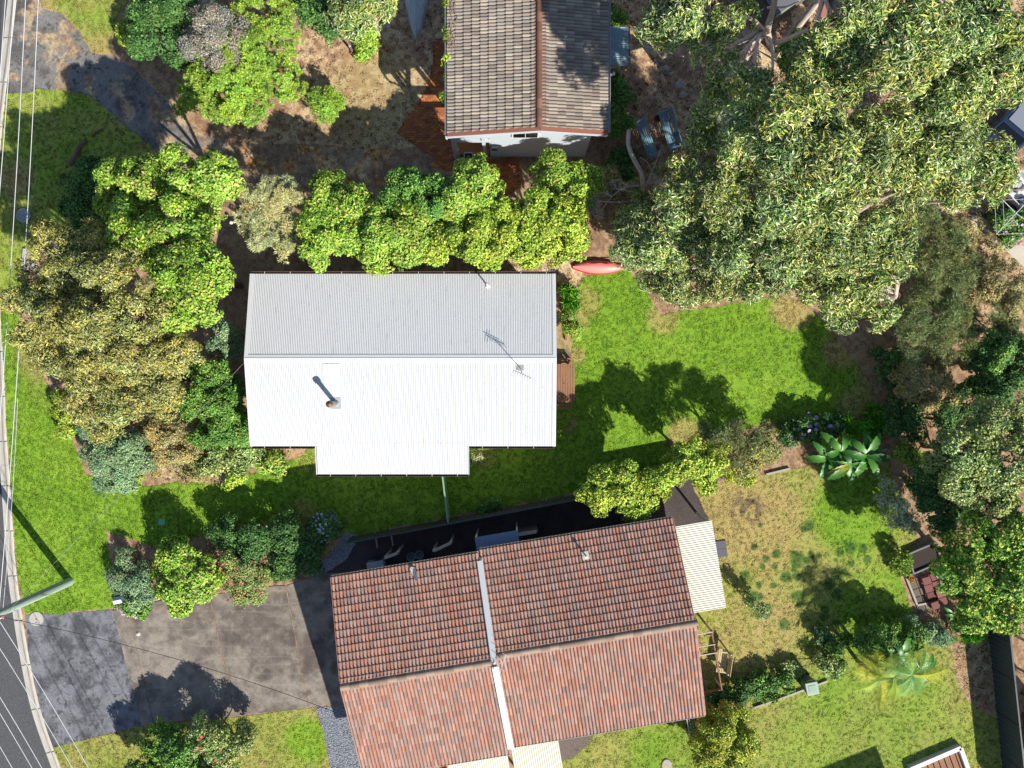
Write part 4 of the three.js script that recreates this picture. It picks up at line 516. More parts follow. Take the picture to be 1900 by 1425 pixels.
// ---------------------------------------------------------------- fences and edgings
function metalFence(label, a, b, h, colour, pitch, cat = 'fence', name = 'metal_fence') {
  const A0 = at(...a), B0 = at(...b), d = V().subVectors(B0, A0), L = d.length(), t = thing(name, label, cat, A0, Math.atan2(-d.z, d.x)), m = mat(colour, 0.55), n = Math.max(1, Math.round(L / 2.37)), w = L / n;
  for (let i = 0; i < n; i++) {
    const gs = [], k = Math.round(w / pitch), pos = [], idx = []; for (let j = 0; j <= k * 4; j++) { const x = j / (k * 4) * (w - 0.04) + 0.02, z = [-0.02, -0.02, 0.02, 0.02][j % 4]; pos.push(x, -0.02, z, x, h - 0.02, z); } for (let j = 0; j < k * 4; j++) { const p = j * 2; idx.push(p, p + 2, p + 1, p + 2, p + 3, p + 1); }
    const g = new THREE.BufferGeometry(); g.setAttribute('position', new THREE.Float32BufferAttribute(pos, 3)); g.setIndex(idx); g.computeVertexNormals();
    part(t, 'panel', g, Object.assign(m, { side: THREE.DoubleSide }), V(i * w, 0, 0)); part(t, 'rail', box(w - 0.06, 0.04, 0.07, w / 2, h, 0), m, V(i * w, 0, 0));
  }
  for (let i = 0; i <= n; i++) part(t, 'post', box(0.06, h + 0.01, 0.08, 0, h / 2, 0), m, V(i * w, 0, 0));
  return t;
}
metalFence('long dark metal boundary fence beside the side passage', [655, 996], [1290, 876], 1.5, A(84, 92, 92), 0.11);
metalFence('dark grey ribbed metal fence at the lower right edge', [1832, 1160], [1866, 1480], 1.7, A(74, 86, 96), 0.24);
metalFence('short pale green fence from the white house to the boundary', [825, 870], [836, 962], 1.4, A(150, 196, 150), 0.11);
function edging(label, pts, m, w = 0.09, h = 0.12) { const p0 = at(...pts[0]), t = thing('garden_edging', label, 'edging', p0); for (let i = 0; i + 1 < pts.length; i++) { const a = at(...pts[i]).sub(p0), b = at(...pts[i + 1]).sub(p0), L = a.distanceTo(b), n = Math.max(1, Math.round(L / 1.1)); for (let k = 0; k < n; k++) part(t, 'edging_piece', bar(a.clone().lerp(b, (k + 0.015) / n).setY(h / 2), a.clone().lerp(b, (k + 0.985) / n).setY(h / 2 + rr(-0.006, 0.006)), w, h), m); } }
const stoneM = new THREE.MeshStandardMaterial({ map: concTex(206, 194, 178, 6, 0.25), roughness: 0.92 });
edging('pale concrete edging across the lower right lawn', [[1398, 1312], [1450, 1294], [1535, 1262]], stoneM);
edging('pale edging between dry lawn and banana bed', [[1420, 880], [1465, 869]], stoneM); edging('short pale edging right of the banana clump', [[1606, 843], [1645, 833]], stoneM);
edging('pale concrete edging round the paver corner', [[1678, 1066], [1700, 1122], [1720, 1118]], stoneM);
edging('pale rounded edging at the top of the driveway', [[275, 1118], [282, 1112], [300, 1108]], stoneM, 0.1, 0.14);
edging('white brick edging of the dark side passage', [[696, 985], [701, 1016]], stoneM, 0.07); edging('long white brick edging of the dark side passage', [[724, 980], [730, 1012]], stoneM, 0.07);
edging('low timber edging beside the bed right of the white roof', [[1045, 545], [1050, 632]], timberM, 0.08, 0.16);
{ const t = thing('raised_bed', 'dark raised garden bed with grey timber sides by the dappled tree', 'garden bed', at(1705, 1032)), q = [[1680, 1026], [1732, 1004], [1740, 1040], [1690, 1062]].map(p => at(...p).sub(t.position)); for (let i = 0; i < 4; i++) part(t, 'side', bar(q[i].clone().setY(0.15), q[(i + 1) % 4].clone().setY(0.15), 0.07, 0.3), mat(A(150, 152, 150), 0.9)); const sh = new THREE.Shape(q.map(v => new THREE.Vector2(v.x, -v.z))); part(t, 'soil', new THREE.ShapeGeometry(sh).rotateX(-Math.PI / 2), mat(A(70, 60, 54), 1), V(0, 0.2, 0)); }
{ const t = thing('raised_bed', 'white-framed raised bed with timber boards at the bottom right', 'garden bed', at(1742, 1425)), q = [[1690, 1428], [1783, 1388], [1812, 1470], [1720, 1510]].map(p => at(p[0], p[1], 0.3).sub(t.position)); for (let i = 0; i < 4; i++) { part(t, 'side', bar(q[i].clone().setY(0.16), q[(i + 1) % 4].clone().setY(0.16), 0.2, 0.3), whitePaint); }
  const a = q[0].clone().setY(0.1), b = q[1].clone().setY(0.1), c = q[3].clone().setY(0.1); for (let i = 0; i < 9; i++) { const f = (i + 0.5) / 9; part(t, 'board', bar(a.clone().lerp(b, f).lerp(c.clone().add(b).sub(a).lerp(c, 1 - f), 0.05), c.clone().lerp(c.clone().add(b).sub(a), f), 0.24, 0.04), timberM); } }
// pavers and stacked bricks
{ const t = thing('paver_patio', 'mossy grey concrete pavers beside the stacked red pavers', 'paving', at(1698, 1092)); const m = [A(150, 138, 122), A(128, 120, 104), A(112, 104, 94)].map(c => mat(c, 0.95)); for (let i = 0; i < 2; i++) for (let j = 0; j < 5; j++) { const p = at(1688 + i * 15 + j * 5, 1072 + j * 14 - i * 5).sub(t.position); part(t, 'paver', rbox(0.36, 0.05, 0.36, 0.01), pick(m), p.setY(0.035), [0, 0.36 + rr(-0.03, 0.03), 0]); } }
{ const b = at(1728, 1092), g = rbox(0.4, 0.07, 0.36, 0.012), m = [A(150, 96, 88), A(132, 82, 76), A(166, 112, 102)].map(c => mat(c, 0.9)); for (let k = 0; k < 5; k++) for (let i = 0; i < 2; i++) for (let j = 0; j < 4; j++) if (k < 5 - (j + i) % 3) loose('stacked_paver', 'dark red paver in the stacks at the foot of the dappled tree', 'paver', 'stacked dark red pavers', g, pick(m), V(-0.22 + i * 0.44 + rr(-0.03, 0.03), 0.04 + k * 0.075, -0.6 + j * 0.42 + rr(-0.03, 0.03)).applyAxisAngle(UPV, 0.36).add(b), [0, 0.36 + rr(-0.08, 0.08), 0]); }
{ for (let i = 0; i < 6; i++) { const a = at(1728 + i * 6, 1062 + i * 6), b = at(1748 + i * 4, 1092 + i * 7).sub(a).setY(0.3); loose('timber_plank', 'loose timber plank leaning on the stacked red pavers', 'plank', 'loose timber planks', bar(V(0, 0.42, 0), b, 0.09, 0.03), pick([timberM, stoneM]), a); } }
// ---------------------------------------------------------------- poles, wires
{
  const b = at(130, 1079), t = thing('power_pole', 'tall grey-green timber power pole leaning out of the left edge', 'power pole', b), h = 7.2, poleM = new THREE.MeshStandardMaterial({ roughness: 0.9, map: tex(64, 256, (i, j) => { const k = 0.75 + 0.5 * n2(i / 3, j / 80, 3) + 0.1 * (hsh(i, j >> 2, 1) - 0.5); return A(186, 204, 192).map(v => v * k); }) });
  part(t, 'shaft', cyl(0.2, 0.16, h, 24, 0, h / 2, 0), poleM); part(t, 'crossarm', box(3.4, 0.12, 0.1), timberM, V(-0.55, 6.35, 0.16), [0, 0.25, 0]); part(t, 'step_bolt', cyl(0.012, 0.012, 0.3, 6).rotateZ(Math.PI / 2), greyMetal, V(0.1, 4.4, 0.1));
  const xs = [0.95, 0.35, -0.7, -1.05, -1.75]; for (const x of xs) part(t, 'insulator', cyl(0.05, 0.03, 0.14, 10), whitePaint, V(x, 6.48, 0.16 - (x + 0.55) * 0.25));
  part(t, 'bracket', merge([cyl(0.04, 0.04, 0.12, 8), box(0.16, 0.04, 0.3)]), whitePaint, V(0.02, 4.95, 0.12));
  const wireM = mat([0.62, 0.63, 0.65], 0.5), blackM = mat([0.03, 0.03, 0.03], 0.6);
  const wire = (label, a, c, sag, m = wireM, r = 0.014) => { const o = thing('overhead_wire', label, 'wire', a); const pts = []; for (let i = 0; i <= 12; i++) { const f = i / 12; pts.push(a.clone().lerp(c, f).add(V(0, -4 * sag * f * (1 - f), 0)).sub(a)); } part(o, 'strand', limbGeo(pts, r, r, 5), m); };
  const nm = ['first', 'second', 'third', 'fourth', 'fifth'], tops = [-18.72, -19.2, -19.35, -19.7, -20.3], lows = [-12.0, -12.6, -13.9, -14.3, -15.1];
  xs.forEach((x, i) => { const p = V(b.x + x, 6.55, b.z + 0.16 - (x + 0.55) * 0.25); wire(`overhead wire running up the left edge, ${nm[i]} from the right`, p, V(tops[i] + 0.2, 6.6, -30), 0.5); wire(`overhead wire over the road at lower left, ${nm[i]} from the right`, p, V(lows[i], 6.6, 25), 0.4); });
  const q = V(b.x + 0.05, 4.98, b.z + 0.2);
  wire('service wire from the power pole to the left gable of the white roof', q, V(-11.7, 3.6, -1.05), 0.15, mat([0.3, 0.31, 0.32], 0.6), 0.005);
  wire('black service cable from the power pole across the driveway', q, V(-6.9, 5.9, 13.6), 0.7, blackM, 0.012);
  wire('low pale wire from the power pole up along the kerb', q, at(33, 738, 4.6), 0.1, wireM, 0.009);
}
// ---------------------------------------------------------------- small objects
const concM = new THREE.MeshStandardMaterial({ map: concTex(214, 208, 196, 9, 0.2), roughness: 0.92 });
{ const t = thing('pit_lid', 'round pale concrete lid on the asphalt beside the kerb', 'pit lid', at(68, 1148)); part(t, 'lid', cyl(0.34, 0.34, 0.04, 32, 0, 0.02, 0), concM); part(t, 'lifting_hole', cyl(0.035, 0.035, 0.02, 10, 0, 0.034, 0), darkM); part(t, 'lifting_hole', box(0.09, 0.02, 0.025, 0, 0.034, 0.17), darkM); }
{ const t = thing('pit_lid', 'round grey ringed concrete lid under the overhead wires', 'pit lid', at(45, 400)); part(t, 'lid', cyl(0.3, 0.3, 0.05, 32, 0, 0.04, 0), mat(A(170, 176, 182), 0.8)); part(t, 'ring', new THREE.TorusGeometry(0.32, 0.03, 8, 40).rotateX(Math.PI / 2).translate(0, 0.06, 0), mat(A(190, 196, 200), 0.7)); part(t, 'lifting_hole', cyl(0.02, 0.02, 0.02, 10, 0, 0.06, 0), darkM); }
{ const t = thing('pit_slab', 'weathered concrete pit slab at the edge of the olive tree', 'slab', at(57, 482), -0.1); part(t, 'slab', rbox(0.72, 0.16, 1.0, 0.02, 0, 0.06, 0), concM); part(t, 'cover', rbox(0.5, 0.03, 0.42, 0.01, 0, 0.15, -0.18), stoneM); part(t, 'cover', rbox(0.5, 0.03, 0.42, 0.01, 0, 0.15, 0.26), stoneM); }
{ const t = thing('meter_lid', 'small pale green meter lid on the shaded front lawn', 'meter lid', at(301, 968), 0.05); part(t, 'lid', rbox(0.3, 0.05, 0.3, 0.015, 0, 0.03, 0), mat(A(140, 210, 150), 0.6)); part(t, 'rim', rbox(0.36, 0.03, 0.36, 0.01, 0, 0.015, 0), mat(A(110, 170, 110), 0.7)); }
{ const t = thing('letterbox', 'white metal letterbox with blue-grey side beside the shrub', 'letterbox', at(236, 1104), 0.2); part(t, 'post', box(0.08, 0.7, 0.08, 0, 0.35, 0), whitePaint); part(t, 'body', box(0.36, 0.22, 0.22, 0, 0.8, 0), mat(A(120, 136, 176), 0.5)); part(t, 'roof', bar(V(0, 0.98, -0.02), V(0, 0.9, 0.16), 0.4, 0.02), mat([0.7, 0.7, 0.72], 0.4)); part(t, 'roof', bar(V(0, 0.98, -0.02), V(0, 0.9, -0.16), 0.4, 0.02), mat(A(120, 136, 176), 0.4)); part(t, 'slot', box(0.22, 0.03, 0.01, 0, 0.84, 0.112), darkM); }
{ const t = thing('clay_pipe', 'upright cream clay pipe standing in the shrub bed', 'pipe', at(245, 1040)); const r = [[0.19, 0], [0.2, 0.5], [0.23, 0.52], [0.23, 0.68], [0.17, 0.68], [0.16, 0.5], [0.15, 0.02]].map(p => new THREE.Vector2(...p)); part(t, 'body', new THREE.LatheGeometry(r, 28), mat(A(214, 190, 168), 0.8)); part(t, 'soil', cyl(0.15, 0.15, 0.02, 20, 0, 0.3, 0), mat(A(70, 56, 46), 1)); }
{ const t = thing('ball_marker', 'white round cap on the driveway joint', 'marker', at(257, 1176)); part(t, 'cap', new THREE.SphereGeometry(0.1, 16, 10, 0, 6.3, 0, 1.6).scale(1, 0.7, 1), mat(A(226, 222, 210), 0.6), V(0, 0.025, 0)); part(t, 'rim', cyl(0.115, 0.11, 0.02, 20, 0, 0.035, 0), concM); }
{ const t = thing('garden_stake', 'white round-topped stake in the shade right of the big lime tree', 'stake', at(436, 417)); part(t, 'cap', new THREE.SphereGeometry(0.09, 14, 8), whitePaint, V(0, 0.5, 0)); part(t, 'post', cyl(0.03, 0.03, 0.5, 8, 0, 0.25, 0), whitePaint); }
// hulls: rings of half-width and height along z
function hull(n, wf, hf, prof, keel) { const pos = [], idx = [], m = 14; for (let i = 0; i <= n; i++) { const t = i / n, w = wf(t), h = hf(t); for (let j = 0; j <= m; j++) { const a = j / m * Math.PI, x = Math.cos(a), y = Math.pow(Math.sin(a), prof); pos.push(x * w, y * h + (Math.abs(x) < 0.12 ? keel : 0), t); } } for (let i = 0; i < n; i++) for (let j = 0; j < m; j++) { const a = i * (m + 1) + j, b = a + m + 1; idx.push(a, a + 1, b, b, a + 1, b + 1); } const g = new THREE.BufferGeometry(); g.setAttribute('position', new THREE.Float32BufferAttribute(pos, 3)); g.setIndex(idx); g.computeVertexNormals(); return g; }
{ // kayak lying upside down
  const t = thing('kayak', 'upturned faded red kayak at the lawn edge under the trees', 'kayak', at(1110, 496), -0.02), L = 2.5, w = s => 0.02 + 0.3 * Math.pow(Math.sin(Math.PI * cl(s * 0.96 + 0.02)), 0.75), g = hull(28, w, s => 0.1 + 0.24 * Math.pow(Math.sin(Math.PI * cl(s * 0.94 + 0.03)), 0.6), 0.7, 0.02).scale(1, 1, L).translate(0, 0, -L / 2).rotateY(Math.PI / 2);
  part(t, 'hull', g, mat(A(250, 150, 140, 1.2), 0.45)); const rim = [], n = 30; for (const s of [1, -1]) { const p = []; for (let i = 0; i <= n; i++) { const q = i / n; p.push(V(q * L - L / 2, 0.06, s * w(q))); } rim.push(limbGeo(p, 0.045, 0.045, 6)); } part(t, 'deck_rim', merge(rim), mat(A(226, 34, 40), 0.5)); part(t, 'stripe', merge([-0.6, 0.1].map(x => limbGeo([V(x, 0.32, -0.16), V(x + 0.3, 0.35, -0.12), V(x + 0.7, 0.33, -0.16)], 0.02, 0.02, 6))), mat(A(226, 40, 44), 0.5)); part(t, 'handle', new THREE.TorusGeometry(0.06, 0.015, 6, 14), darkM, V(L / 2 - 0.02, 0.12, 0), [0, Math.PI / 2, 0]);
}
{ // dinghy lying upside down
  const t = thing('dinghy', 'upturned weathered grey dinghy at the top edge', 'boat', at(773, 24)), L = 3.9, w = s => 0.72 * Math.pow(cl(1 - Math.pow(s, 2.6)), 0.75) * (0.82 + 0.18 * Math.sin(Math.PI * Math.min(1, s + 0.3))), hm = new THREE.MeshStandardMaterial({ roughness: 0.8, side: THREE.DoubleSide, map: tex(64, 64, (i, j) => A(226, 234, 236).map(v => v * (0.6 + 0.7 * fbm(i / 8, j / 8, 4)))) });
  const g = hull(26, w, s => 0.5 - 0.1 * s, 0.55, 0.03), uv = []; const pp = g.attributes.position; for (let i = 0; i < pp.count; i++) uv.push(pp.getX(i), pp.getZ(i) * 2); g.setAttribute('uv', new THREE.Float32BufferAttribute(uv, 2)); g.scale(1, 1, L).translate(0, 0, -L + 1.3);
  part(t, 'hull', g, hm); part(t, 'keel', bar(V(0, 0.54, -2.4), V(0, 0.46, 1.1), 0.05, 0.06), hm);
  for (const s of [-0.5, -0.25, 0.25, 0.5]) { const p = []; for (let i = 0; i <= 10; i++) { const q = 0.05 + i * 0.088, x = w(q) * s, a = Math.acos(cl(s, -1, 1)); p.push(V(x, Math.pow(Math.sin(a), 0.55) * (0.5 - 0.1 * q) + 0.01, q * L - L + 1.3)); } part(t, 'strake', limbGeo(p, 0.018, 0.012, 5), hm); }
  const rim = []; for (const s of [1, -1]) { const p = []; for (let i = 0; i <= 24; i++) { const q = i / 24; p.push(V(s * w(q), 0.02, q * L - L + 1.3)); } rim.push(limbGeo(p, 0.03, 0.03, 6)); } part(t, 'gunwale', merge(rim), mat(A(196, 204, 206), 0.6));
}
{ // timber table at the right wall, with its two end benches
  const c = at(1046, 711, 0.75), t = thing('outdoor_table', 'weathered timber slatted table beside the right wall of the white house', 'table', V(c.x, 0, c.z)); for (let i = 0; i < 9; i++) { const x = -0.47 + i * 0.118, l = 1.85 - (i === 0 || i === 8 ? 0.16 : 0); part(t, 'plank', rbox(0.108, 0.035, l, 0.012), timberM, V(x, 0.74, 0)); } for (const x of [-0.4, 0.4]) for (const z of [-0.75, 0.75]) part(t, 'leg', box(0.08, 0.72, 0.08), timberM, V(x, 0.36, z)); for (const z of [-0.8, 0.8]) part(t, 'apron', box(0.9, 0.08, 0.04, 0, 0.68, z), timberM); part(t, 'umbrella_hole', cyl(0.03, 0.03, 0.04, 10, 0, 0.745, 0), darkM);
  for (const [py, lab] of [[670, 'narrow timber bench at the upper end of the slatted table'], [755, 'narrow timber bench at the lower end of the slatted table']]) { const p = at(1044, py, 0.45), b = thing('timber_bench', lab, 'bench', V(p.x, 0, p.z)); for (const z of [-0.1, 0.04]) part(b, 'plank', rbox(0.95, 0.035, 0.11, 0.01), timberM, V(0, 0.44, z)); for (const x of [-0.4, 0.4]) part(b, 'leg', box(0.06, 0.42, 0.2), timberM, V(x, 0.21, -0.03)); }
}
function parkBench(label, px, py, turn, m, L = 1.75) { const t = thing('park_bench', label, 'bench', at(px, py), turn); for (let i = 0; i < 5; i++) part(t, 'seat_slat', rbox(L, 0.03, 0.07, 0.008), m, V(0, 0.44, -0.18 + i * 0.09)); for (let i = 0; i < 3; i++) part(t, 'back_slat', rbox(L, 0.09, 0.03, 0.008), m, V(0, 0.56 + i * 0.13, -0.28 - i * 0.04)); for (const x of [-L / 2 + 0.1, L / 2 - 0.1]) { part(t, 'leg', box(0.05, 0.43, 0.05), greyMetal, V(x, 0.215, 0.16)); part(t, 'leg', box(0.05, 0.9, 0.05), greyMetal, V(x, 0.45, -0.25)); part(t, 'armrest', box(0.06, 0.03, 0.46), m, V(x, 0.64, -0.03)); } }
const tealM = mat(A(132, 176, 190), 0.6), creamSlat = mat(A(226, 208, 156), 0.7);
parkBench('weathered blue-green slatted bench, left of the pair', 1198, 262, 1.9, tealM, 1.95); parkBench('weathered blue-green slatted bench, right of the pair', 1236, 248, -1.28, tealM, 2);
{ const t = thing('clay_pot', 'small terracotta pot between the two blue-green benches', 'pot', at(1218, 224)); const r = [[0.01, 0.01], [0.11, 0], [0.16, 0.26], [0.19, 0.27], [0.19, 0.33], [0.155, 0.33], [0.14, 0.28]].map(p => new THREE.Vector2(...p)); part(t, 'body', new THREE.LatheGeometry(r, 24), mat(A(206, 110, 80), 0.8)); part(t, 'soil', cyl(0.14, 0.14, 0.02, 16, 0, 0.27, 0), mat(A(70, 56, 46), 1)); }
parkBench('cream slatted garden seat on the lawn right of the red-tiled house', 1335, 1220, -1.72, creamSlat, 1.15);
{ const t = thing('potted_plant', 'orange-rimmed pot with a small plant on the mossy pavers', 'pot', at(1686, 1072)); const r = [[0.01, 0.01], [0.1, 0], [0.13, 0.22], [0.15, 0.23], [0.15, 0.28], [0.12, 0.28], [0.11, 0.22]].map(p => new THREE.Vector2(...p)); part(t, 'pot', new THREE.LatheGeometry(r, 24), mat(A(230, 120, 70), 0.75)); instanced('foliage', SP.lime.geos[0], leafM, [[M4(V(0, 0.25, 0), QY(0), V(0.3, 0.3, 0.3)), [0.9, 1, 0.9]], [M4(V(0.02, 0.28, 0), QY(2), V(0.24, 0.3, 0.24)), [1, 1, 1]]], t); }
{ const t = thing('planter_box', 'white square planter under the porch of the grey-tiled house', 'planter', V(-2.1, 0.16, -10.95)); part(t, 'box', merge([box(0.4, 0.35, 0.05, 0, 0.18, -0.2), box(0.4, 0.35, 0.05, 0, 0.18, 0.2), box(0.05, 0.35, 0.35, -0.2, 0.18, 0), box(0.05, 0.35, 0.35, 0.2, 0.18, 0)]), creamM); part(t, 'soil', box(0.34, 0.04, 0.34, 0, 0.24, 0), mat(A(70, 56, 46), 1)); instanced('foliage', SP.pale.geos[0], leafM, [[M4(V(0, 0.32, 0), QY(0), V(0.5, 0.5, 0.5)), [0.9, 0.8, 0.6]], [M4(V(0.03, 0.36, 0.02), QY(2), V(0.4, 0.4, 0.4)), [1, 0.9, 0.7]]], t); }
{ const t = thing('wheelie_bin', 'green wheelie bin beside the edging on the lower right lawn', 'bin', at(1492, 1262), 0.2); part(t, 'body', prism([[-0.2, 0], [0.2, 0], [0.27, 0.92], [-0.27, 0.92]], 0.56).translate(0, 0.02, -0.28), mat(A(96, 128, 112), 0.6)); const l = part(t, 'lid', rbox(0.6, 0.07, 0.62, 0.03, 0, 0.97, 0.02), mat(A(176, 200, 178), 0.55)); part(l, 'lid_panel', rbox(0.36, 0.02, 0.34, 0.008, 0, 1.01, 0.02), mat(A(160, 188, 166), 0.55)); part(t, 'handle', limbGeo([V(-0.24, 0.92, -0.32), V(-0.1, 0.95, -0.38), V(0.1, 0.95, -0.38), V(0.24, 0.92, -0.32)], 0.018, 0.018, 6), darkM); for (const x of [-0.24, 0.24]) part(t, 'wheel', cyl(0.1, 0.1, 0.05, 16).rotateZ(Math.PI / 2), darkM, V(x, 0.1, -0.26)); }
{ const t = thing('air_conditioner', 'pale grey air conditioner unit against the brick wall of the red-tiled house', 'air conditioner', at(697, 1048, 0.6).setY(0), 0.17); part(t, 'casing', rbox(0.82, 0.6, 0.36, 0.03, 0, 0.42, 0), mat(A(206, 216, 228), 0.5)); const f = part(t, 'fan_grille', new THREE.TorusGeometry(0.2, 0.012, 6, 30), darkM, V(0.12, 0.42, -0.186)); for (let i = 1; i < 4; i++) part(f, 'grille_ring', new THREE.TorusGeometry(0.05 * i, 0.006, 5, 24), darkM); part(t, 'foot', merge([box(0.06, 0.12, 0.36, -0.3, 0.06, 0), box(0.06, 0.12, 0.36, 0.3, 0.06, 0)]), darkM); }
for (const [px, py, lab] of [[765, 1030, 'grey metal tub against the brick wall, left of the pair'], [780, 1026, 'grey metal tub against the brick wall, right of the pair']]) { const t = thing('metal_tub', lab, 'tub', at(px, py)); const r = [[0.01, 0.04], [0.17, 0.04], [0.2, 0.42], [0.22, 0.44], [0.2, 0.46], [0.18, 0.42], [0.15, 0.1], [0.01, 0.1]].map(p => new THREE.Vector2(...p)); part(t, 'body', new THREE.LatheGeometry(r, 28), mat([0.32, 0.34, 0.37], 0.5, { metalness: 0.3 })); part(t, 'foot', cyl(0.14, 0.16, 0.05, 20, 0, 0.025, 0), darkM); }
{ // frames in the side passage
  const wm = mat(A(220, 216, 200), 0.7), fr = (label, a, b, h) => { const p = at(...a), t = thing('gate_frame', label, 'frame', p), q = at(...b).sub(p); part(t, 'post', box(0.1, h, 0.1, 0, h / 2, 0), wm); part(t, 'post', box(0.1, h, 0.1, q.x, h / 2, q.z), wm); part(t, 'beam', bar(V(0, h + 0.05, 0), V(q.x, h + 0.05, q.z), 0.12, 0.1), wm); };
  fr('cream gate frame near the grey tubs in the side passage', [727, 1018], [748, 1010], 1.9); fr('grey gate frame right of the grey tubs in the side passage', [812, 1006], [842, 992], 1.9);
  const t = thing('side_awning', 'translucent blue awning over the side door of the red-tiled house', 'awning', at(925, 985), 0.17); const a = part(t, 'frame', merge([bar(V(-1, 2.4, -0.3), V(1, 2.4, -0.3), 0.06, 0.06), bar(V(-1, 2.4, 0.9), V(1, 2.4, 0.9), 0.06, 0.06)]), creamM); for (let i = 0; i < 3; i++) part(a, 'awning_sheet', corrugated(-1 + i * 0.66, -1 + (i + 1) * 0.66, [2.44, -0.35], [2.52, 1.1], 0.076, 0.01), mat(A(150, 176, 206), 0.4)); for (const x of [-0.95, 0.95]) part(t, 'post', box(0.07, 2.4, 0.07, x, 1.2, -0.3), creamM);
  const s = thing('timber_screen', 'grey timber screen wall beside the blue awning', 'screen', at(978, 975), 0.17); for (let i = 0; i < 8; i++) part(s, 'board', box(0.12, 1.8, 0.03, -0.5 + i * 0.13, 0.95, 0), mat(A(150, 140, 130), 0.9)); part(s, 'cap_rail', box(2.2, 0.06, 0.14, -0.7, 1.88, 0), wm);
}
{ const t = thing('timber_pergola', 'narrow timber pergola over plants at the right end of the red-tiled house', 'pergola', at(1305, 1215, 0), 0.17), wm = mat(A(226, 216, 204), 0.7); part(t, 'beam', bar(V(0.35, 1.2, -1.6), V(0.35, 1.2, 1.3), 0.06, 0.1), timberM); for (const z of [-1.5, -0.9, -0.5]) part(t, 'rafter', bar(V(-0.6, 1.28, z), V(0.4, 1.28, z), 0.035, 0.04), wm); for (const z of [-1.5, 1.2]) part(t, 'post', box(0.07, 1.2, 0.07, 0.35, 0.6, z), wm); part(t, 'end_board', bar(V(-0.6, 1.1, 1.32), V(0.4, 1.1, 1.32), 0.04, 0.16), timberM); }
{ const t = thing('wire_cage', 'small wire enclosure frame under the lower right roof corner', 'enclosure', at(1285, 1325), 0.17), wm = mat(A(206, 206, 206), 0.5); const gs = []; for (const [x, z] of [[-0.5, -0.5], [0.9, -0.5], [-0.5, 0.6], [0.9, 0.6]]) part(t, 'post', cyl(0.03, 0.03, 1.2, 8, x, 0.6, z), wm); for (const z of [-0.5, 0.6]) part(t, 'rail', box(1.4, 0.04, 0.04, 0.2, 1.2, z), wm); for (const x of [-0.5, 0.9]) part(t, 'rail', box(0.04, 0.04, 1.1, x, 1.2, 0.05), wm); for (let i = 1; i < 12; i++) part(t, 'wire', box(0.01, 0.01, 1.1, -0.5 + i * 0.117, 1.2, 0.05), wm); }
{ const t = thing('ground_slab', 'dark grey slab on the grass right of the cream awning', 'slab', at(1338, 1018), 0.12); part(t, 'slab', rbox(0.52, 0.06, 0.8, 0.015, 0, 0.04, 0), mat(A(112, 114, 124), 0.9)); part(t, 'joint', box(0.5, 0.005, 0.015, 0, 0.072, 0), darkM); }
{ const t = thing('stepping_stone', 'pale oval stepping stone at the bottom edge', 'stone', at(1237, 1420)); part(t, 'stone', cyl(0.26, 0.24, 0.06, 18, 0, 0.04, 0).scale(1, 1, 1.3), stoneM); }
{ const t = thing('clothes_line', 'rotary clothes line with thin white wires over the pale path', 'clothes line', at(1838, 412)), wm = mat(A(240, 240, 240), 0.5); part(t, 'mast', cyl(0.03, 0.03, 1.9, 10, 0, 0.95, 0), wm); for (const [x, z] of [[1.2, 0.9], [-1.1, -1], [1, -1.1], [-1, 1]]) part(t, 'arm', bar(V(0, 1.85, 0), V(x, 2.0, z), 0.025, 0.025), wm); for (const f of [0.6, 1]) { const q = [[1.2, 0.9], [1, -1.1], [-1.1, -1], [-1, 1]].map(([x, z]) => V(x * f, 1.85 + 0.15 * f, z * f)); for (let i = 0; i < 4; i++) part(t, 'line', bar(q[i], q[(i + 1) % 4], 0.012, 0.012), wm); } }
{ const t = thing('trailer_tray', 'white open tray heaped with grey and blue clutter at the right edge', 'trailer', at(1888, 372), -0.85); part(t, 'tray', merge([box(2.3, 0.06, 1.2, 0, 0.45, 0), box(2.3, 0.35, 0.05, 0, 0.62, -0.6), box(2.3, 0.35, 0.05, 0, 0.62, 0.6), box(0.05, 0.35, 1.2, -1.15, 0.62, 0), box(0.05, 0.35, 1.2, 1.15, 0.62, 0)]), whitePaint); for (const z of [-0.68, 0.68]) part(t, 'wheel', cyl(0.28, 0.28, 0.16, 20).rotateX(Math.PI / 2), darkM, V(0, 0.28, z)); const cm = [A(190, 196, 190), A(120, 110, 100), A(90, 160, 220), A(220, 220, 216)].map(c => mat(c, 0.8)); for (let i = 0; i < 16; i++) { const g = new THREE.IcosahedronGeometry(rr(0.1, 0.24), 1); const p = g.attributes.position; for (let k = 0; k < p.count; k++) p.setXYZ(k, p.getX(k) * (0.8 + 0.4 * hsh(k, i, 1)), p.getY(k) * 0.7, p.getZ(k)); loose('clutter_lump', 'lump of clutter lying in the white open tray', 'clutter', 'clutter in the white tray', g, cm[i % 7 === 3 ? 2 : [0, 1, 3][i % 3]], V(rr(-0.95, 0.95), 0.6, rr(-0.45, 0.45)).applyAxisAngle(UPV, -0.85).add(t.position)); } }
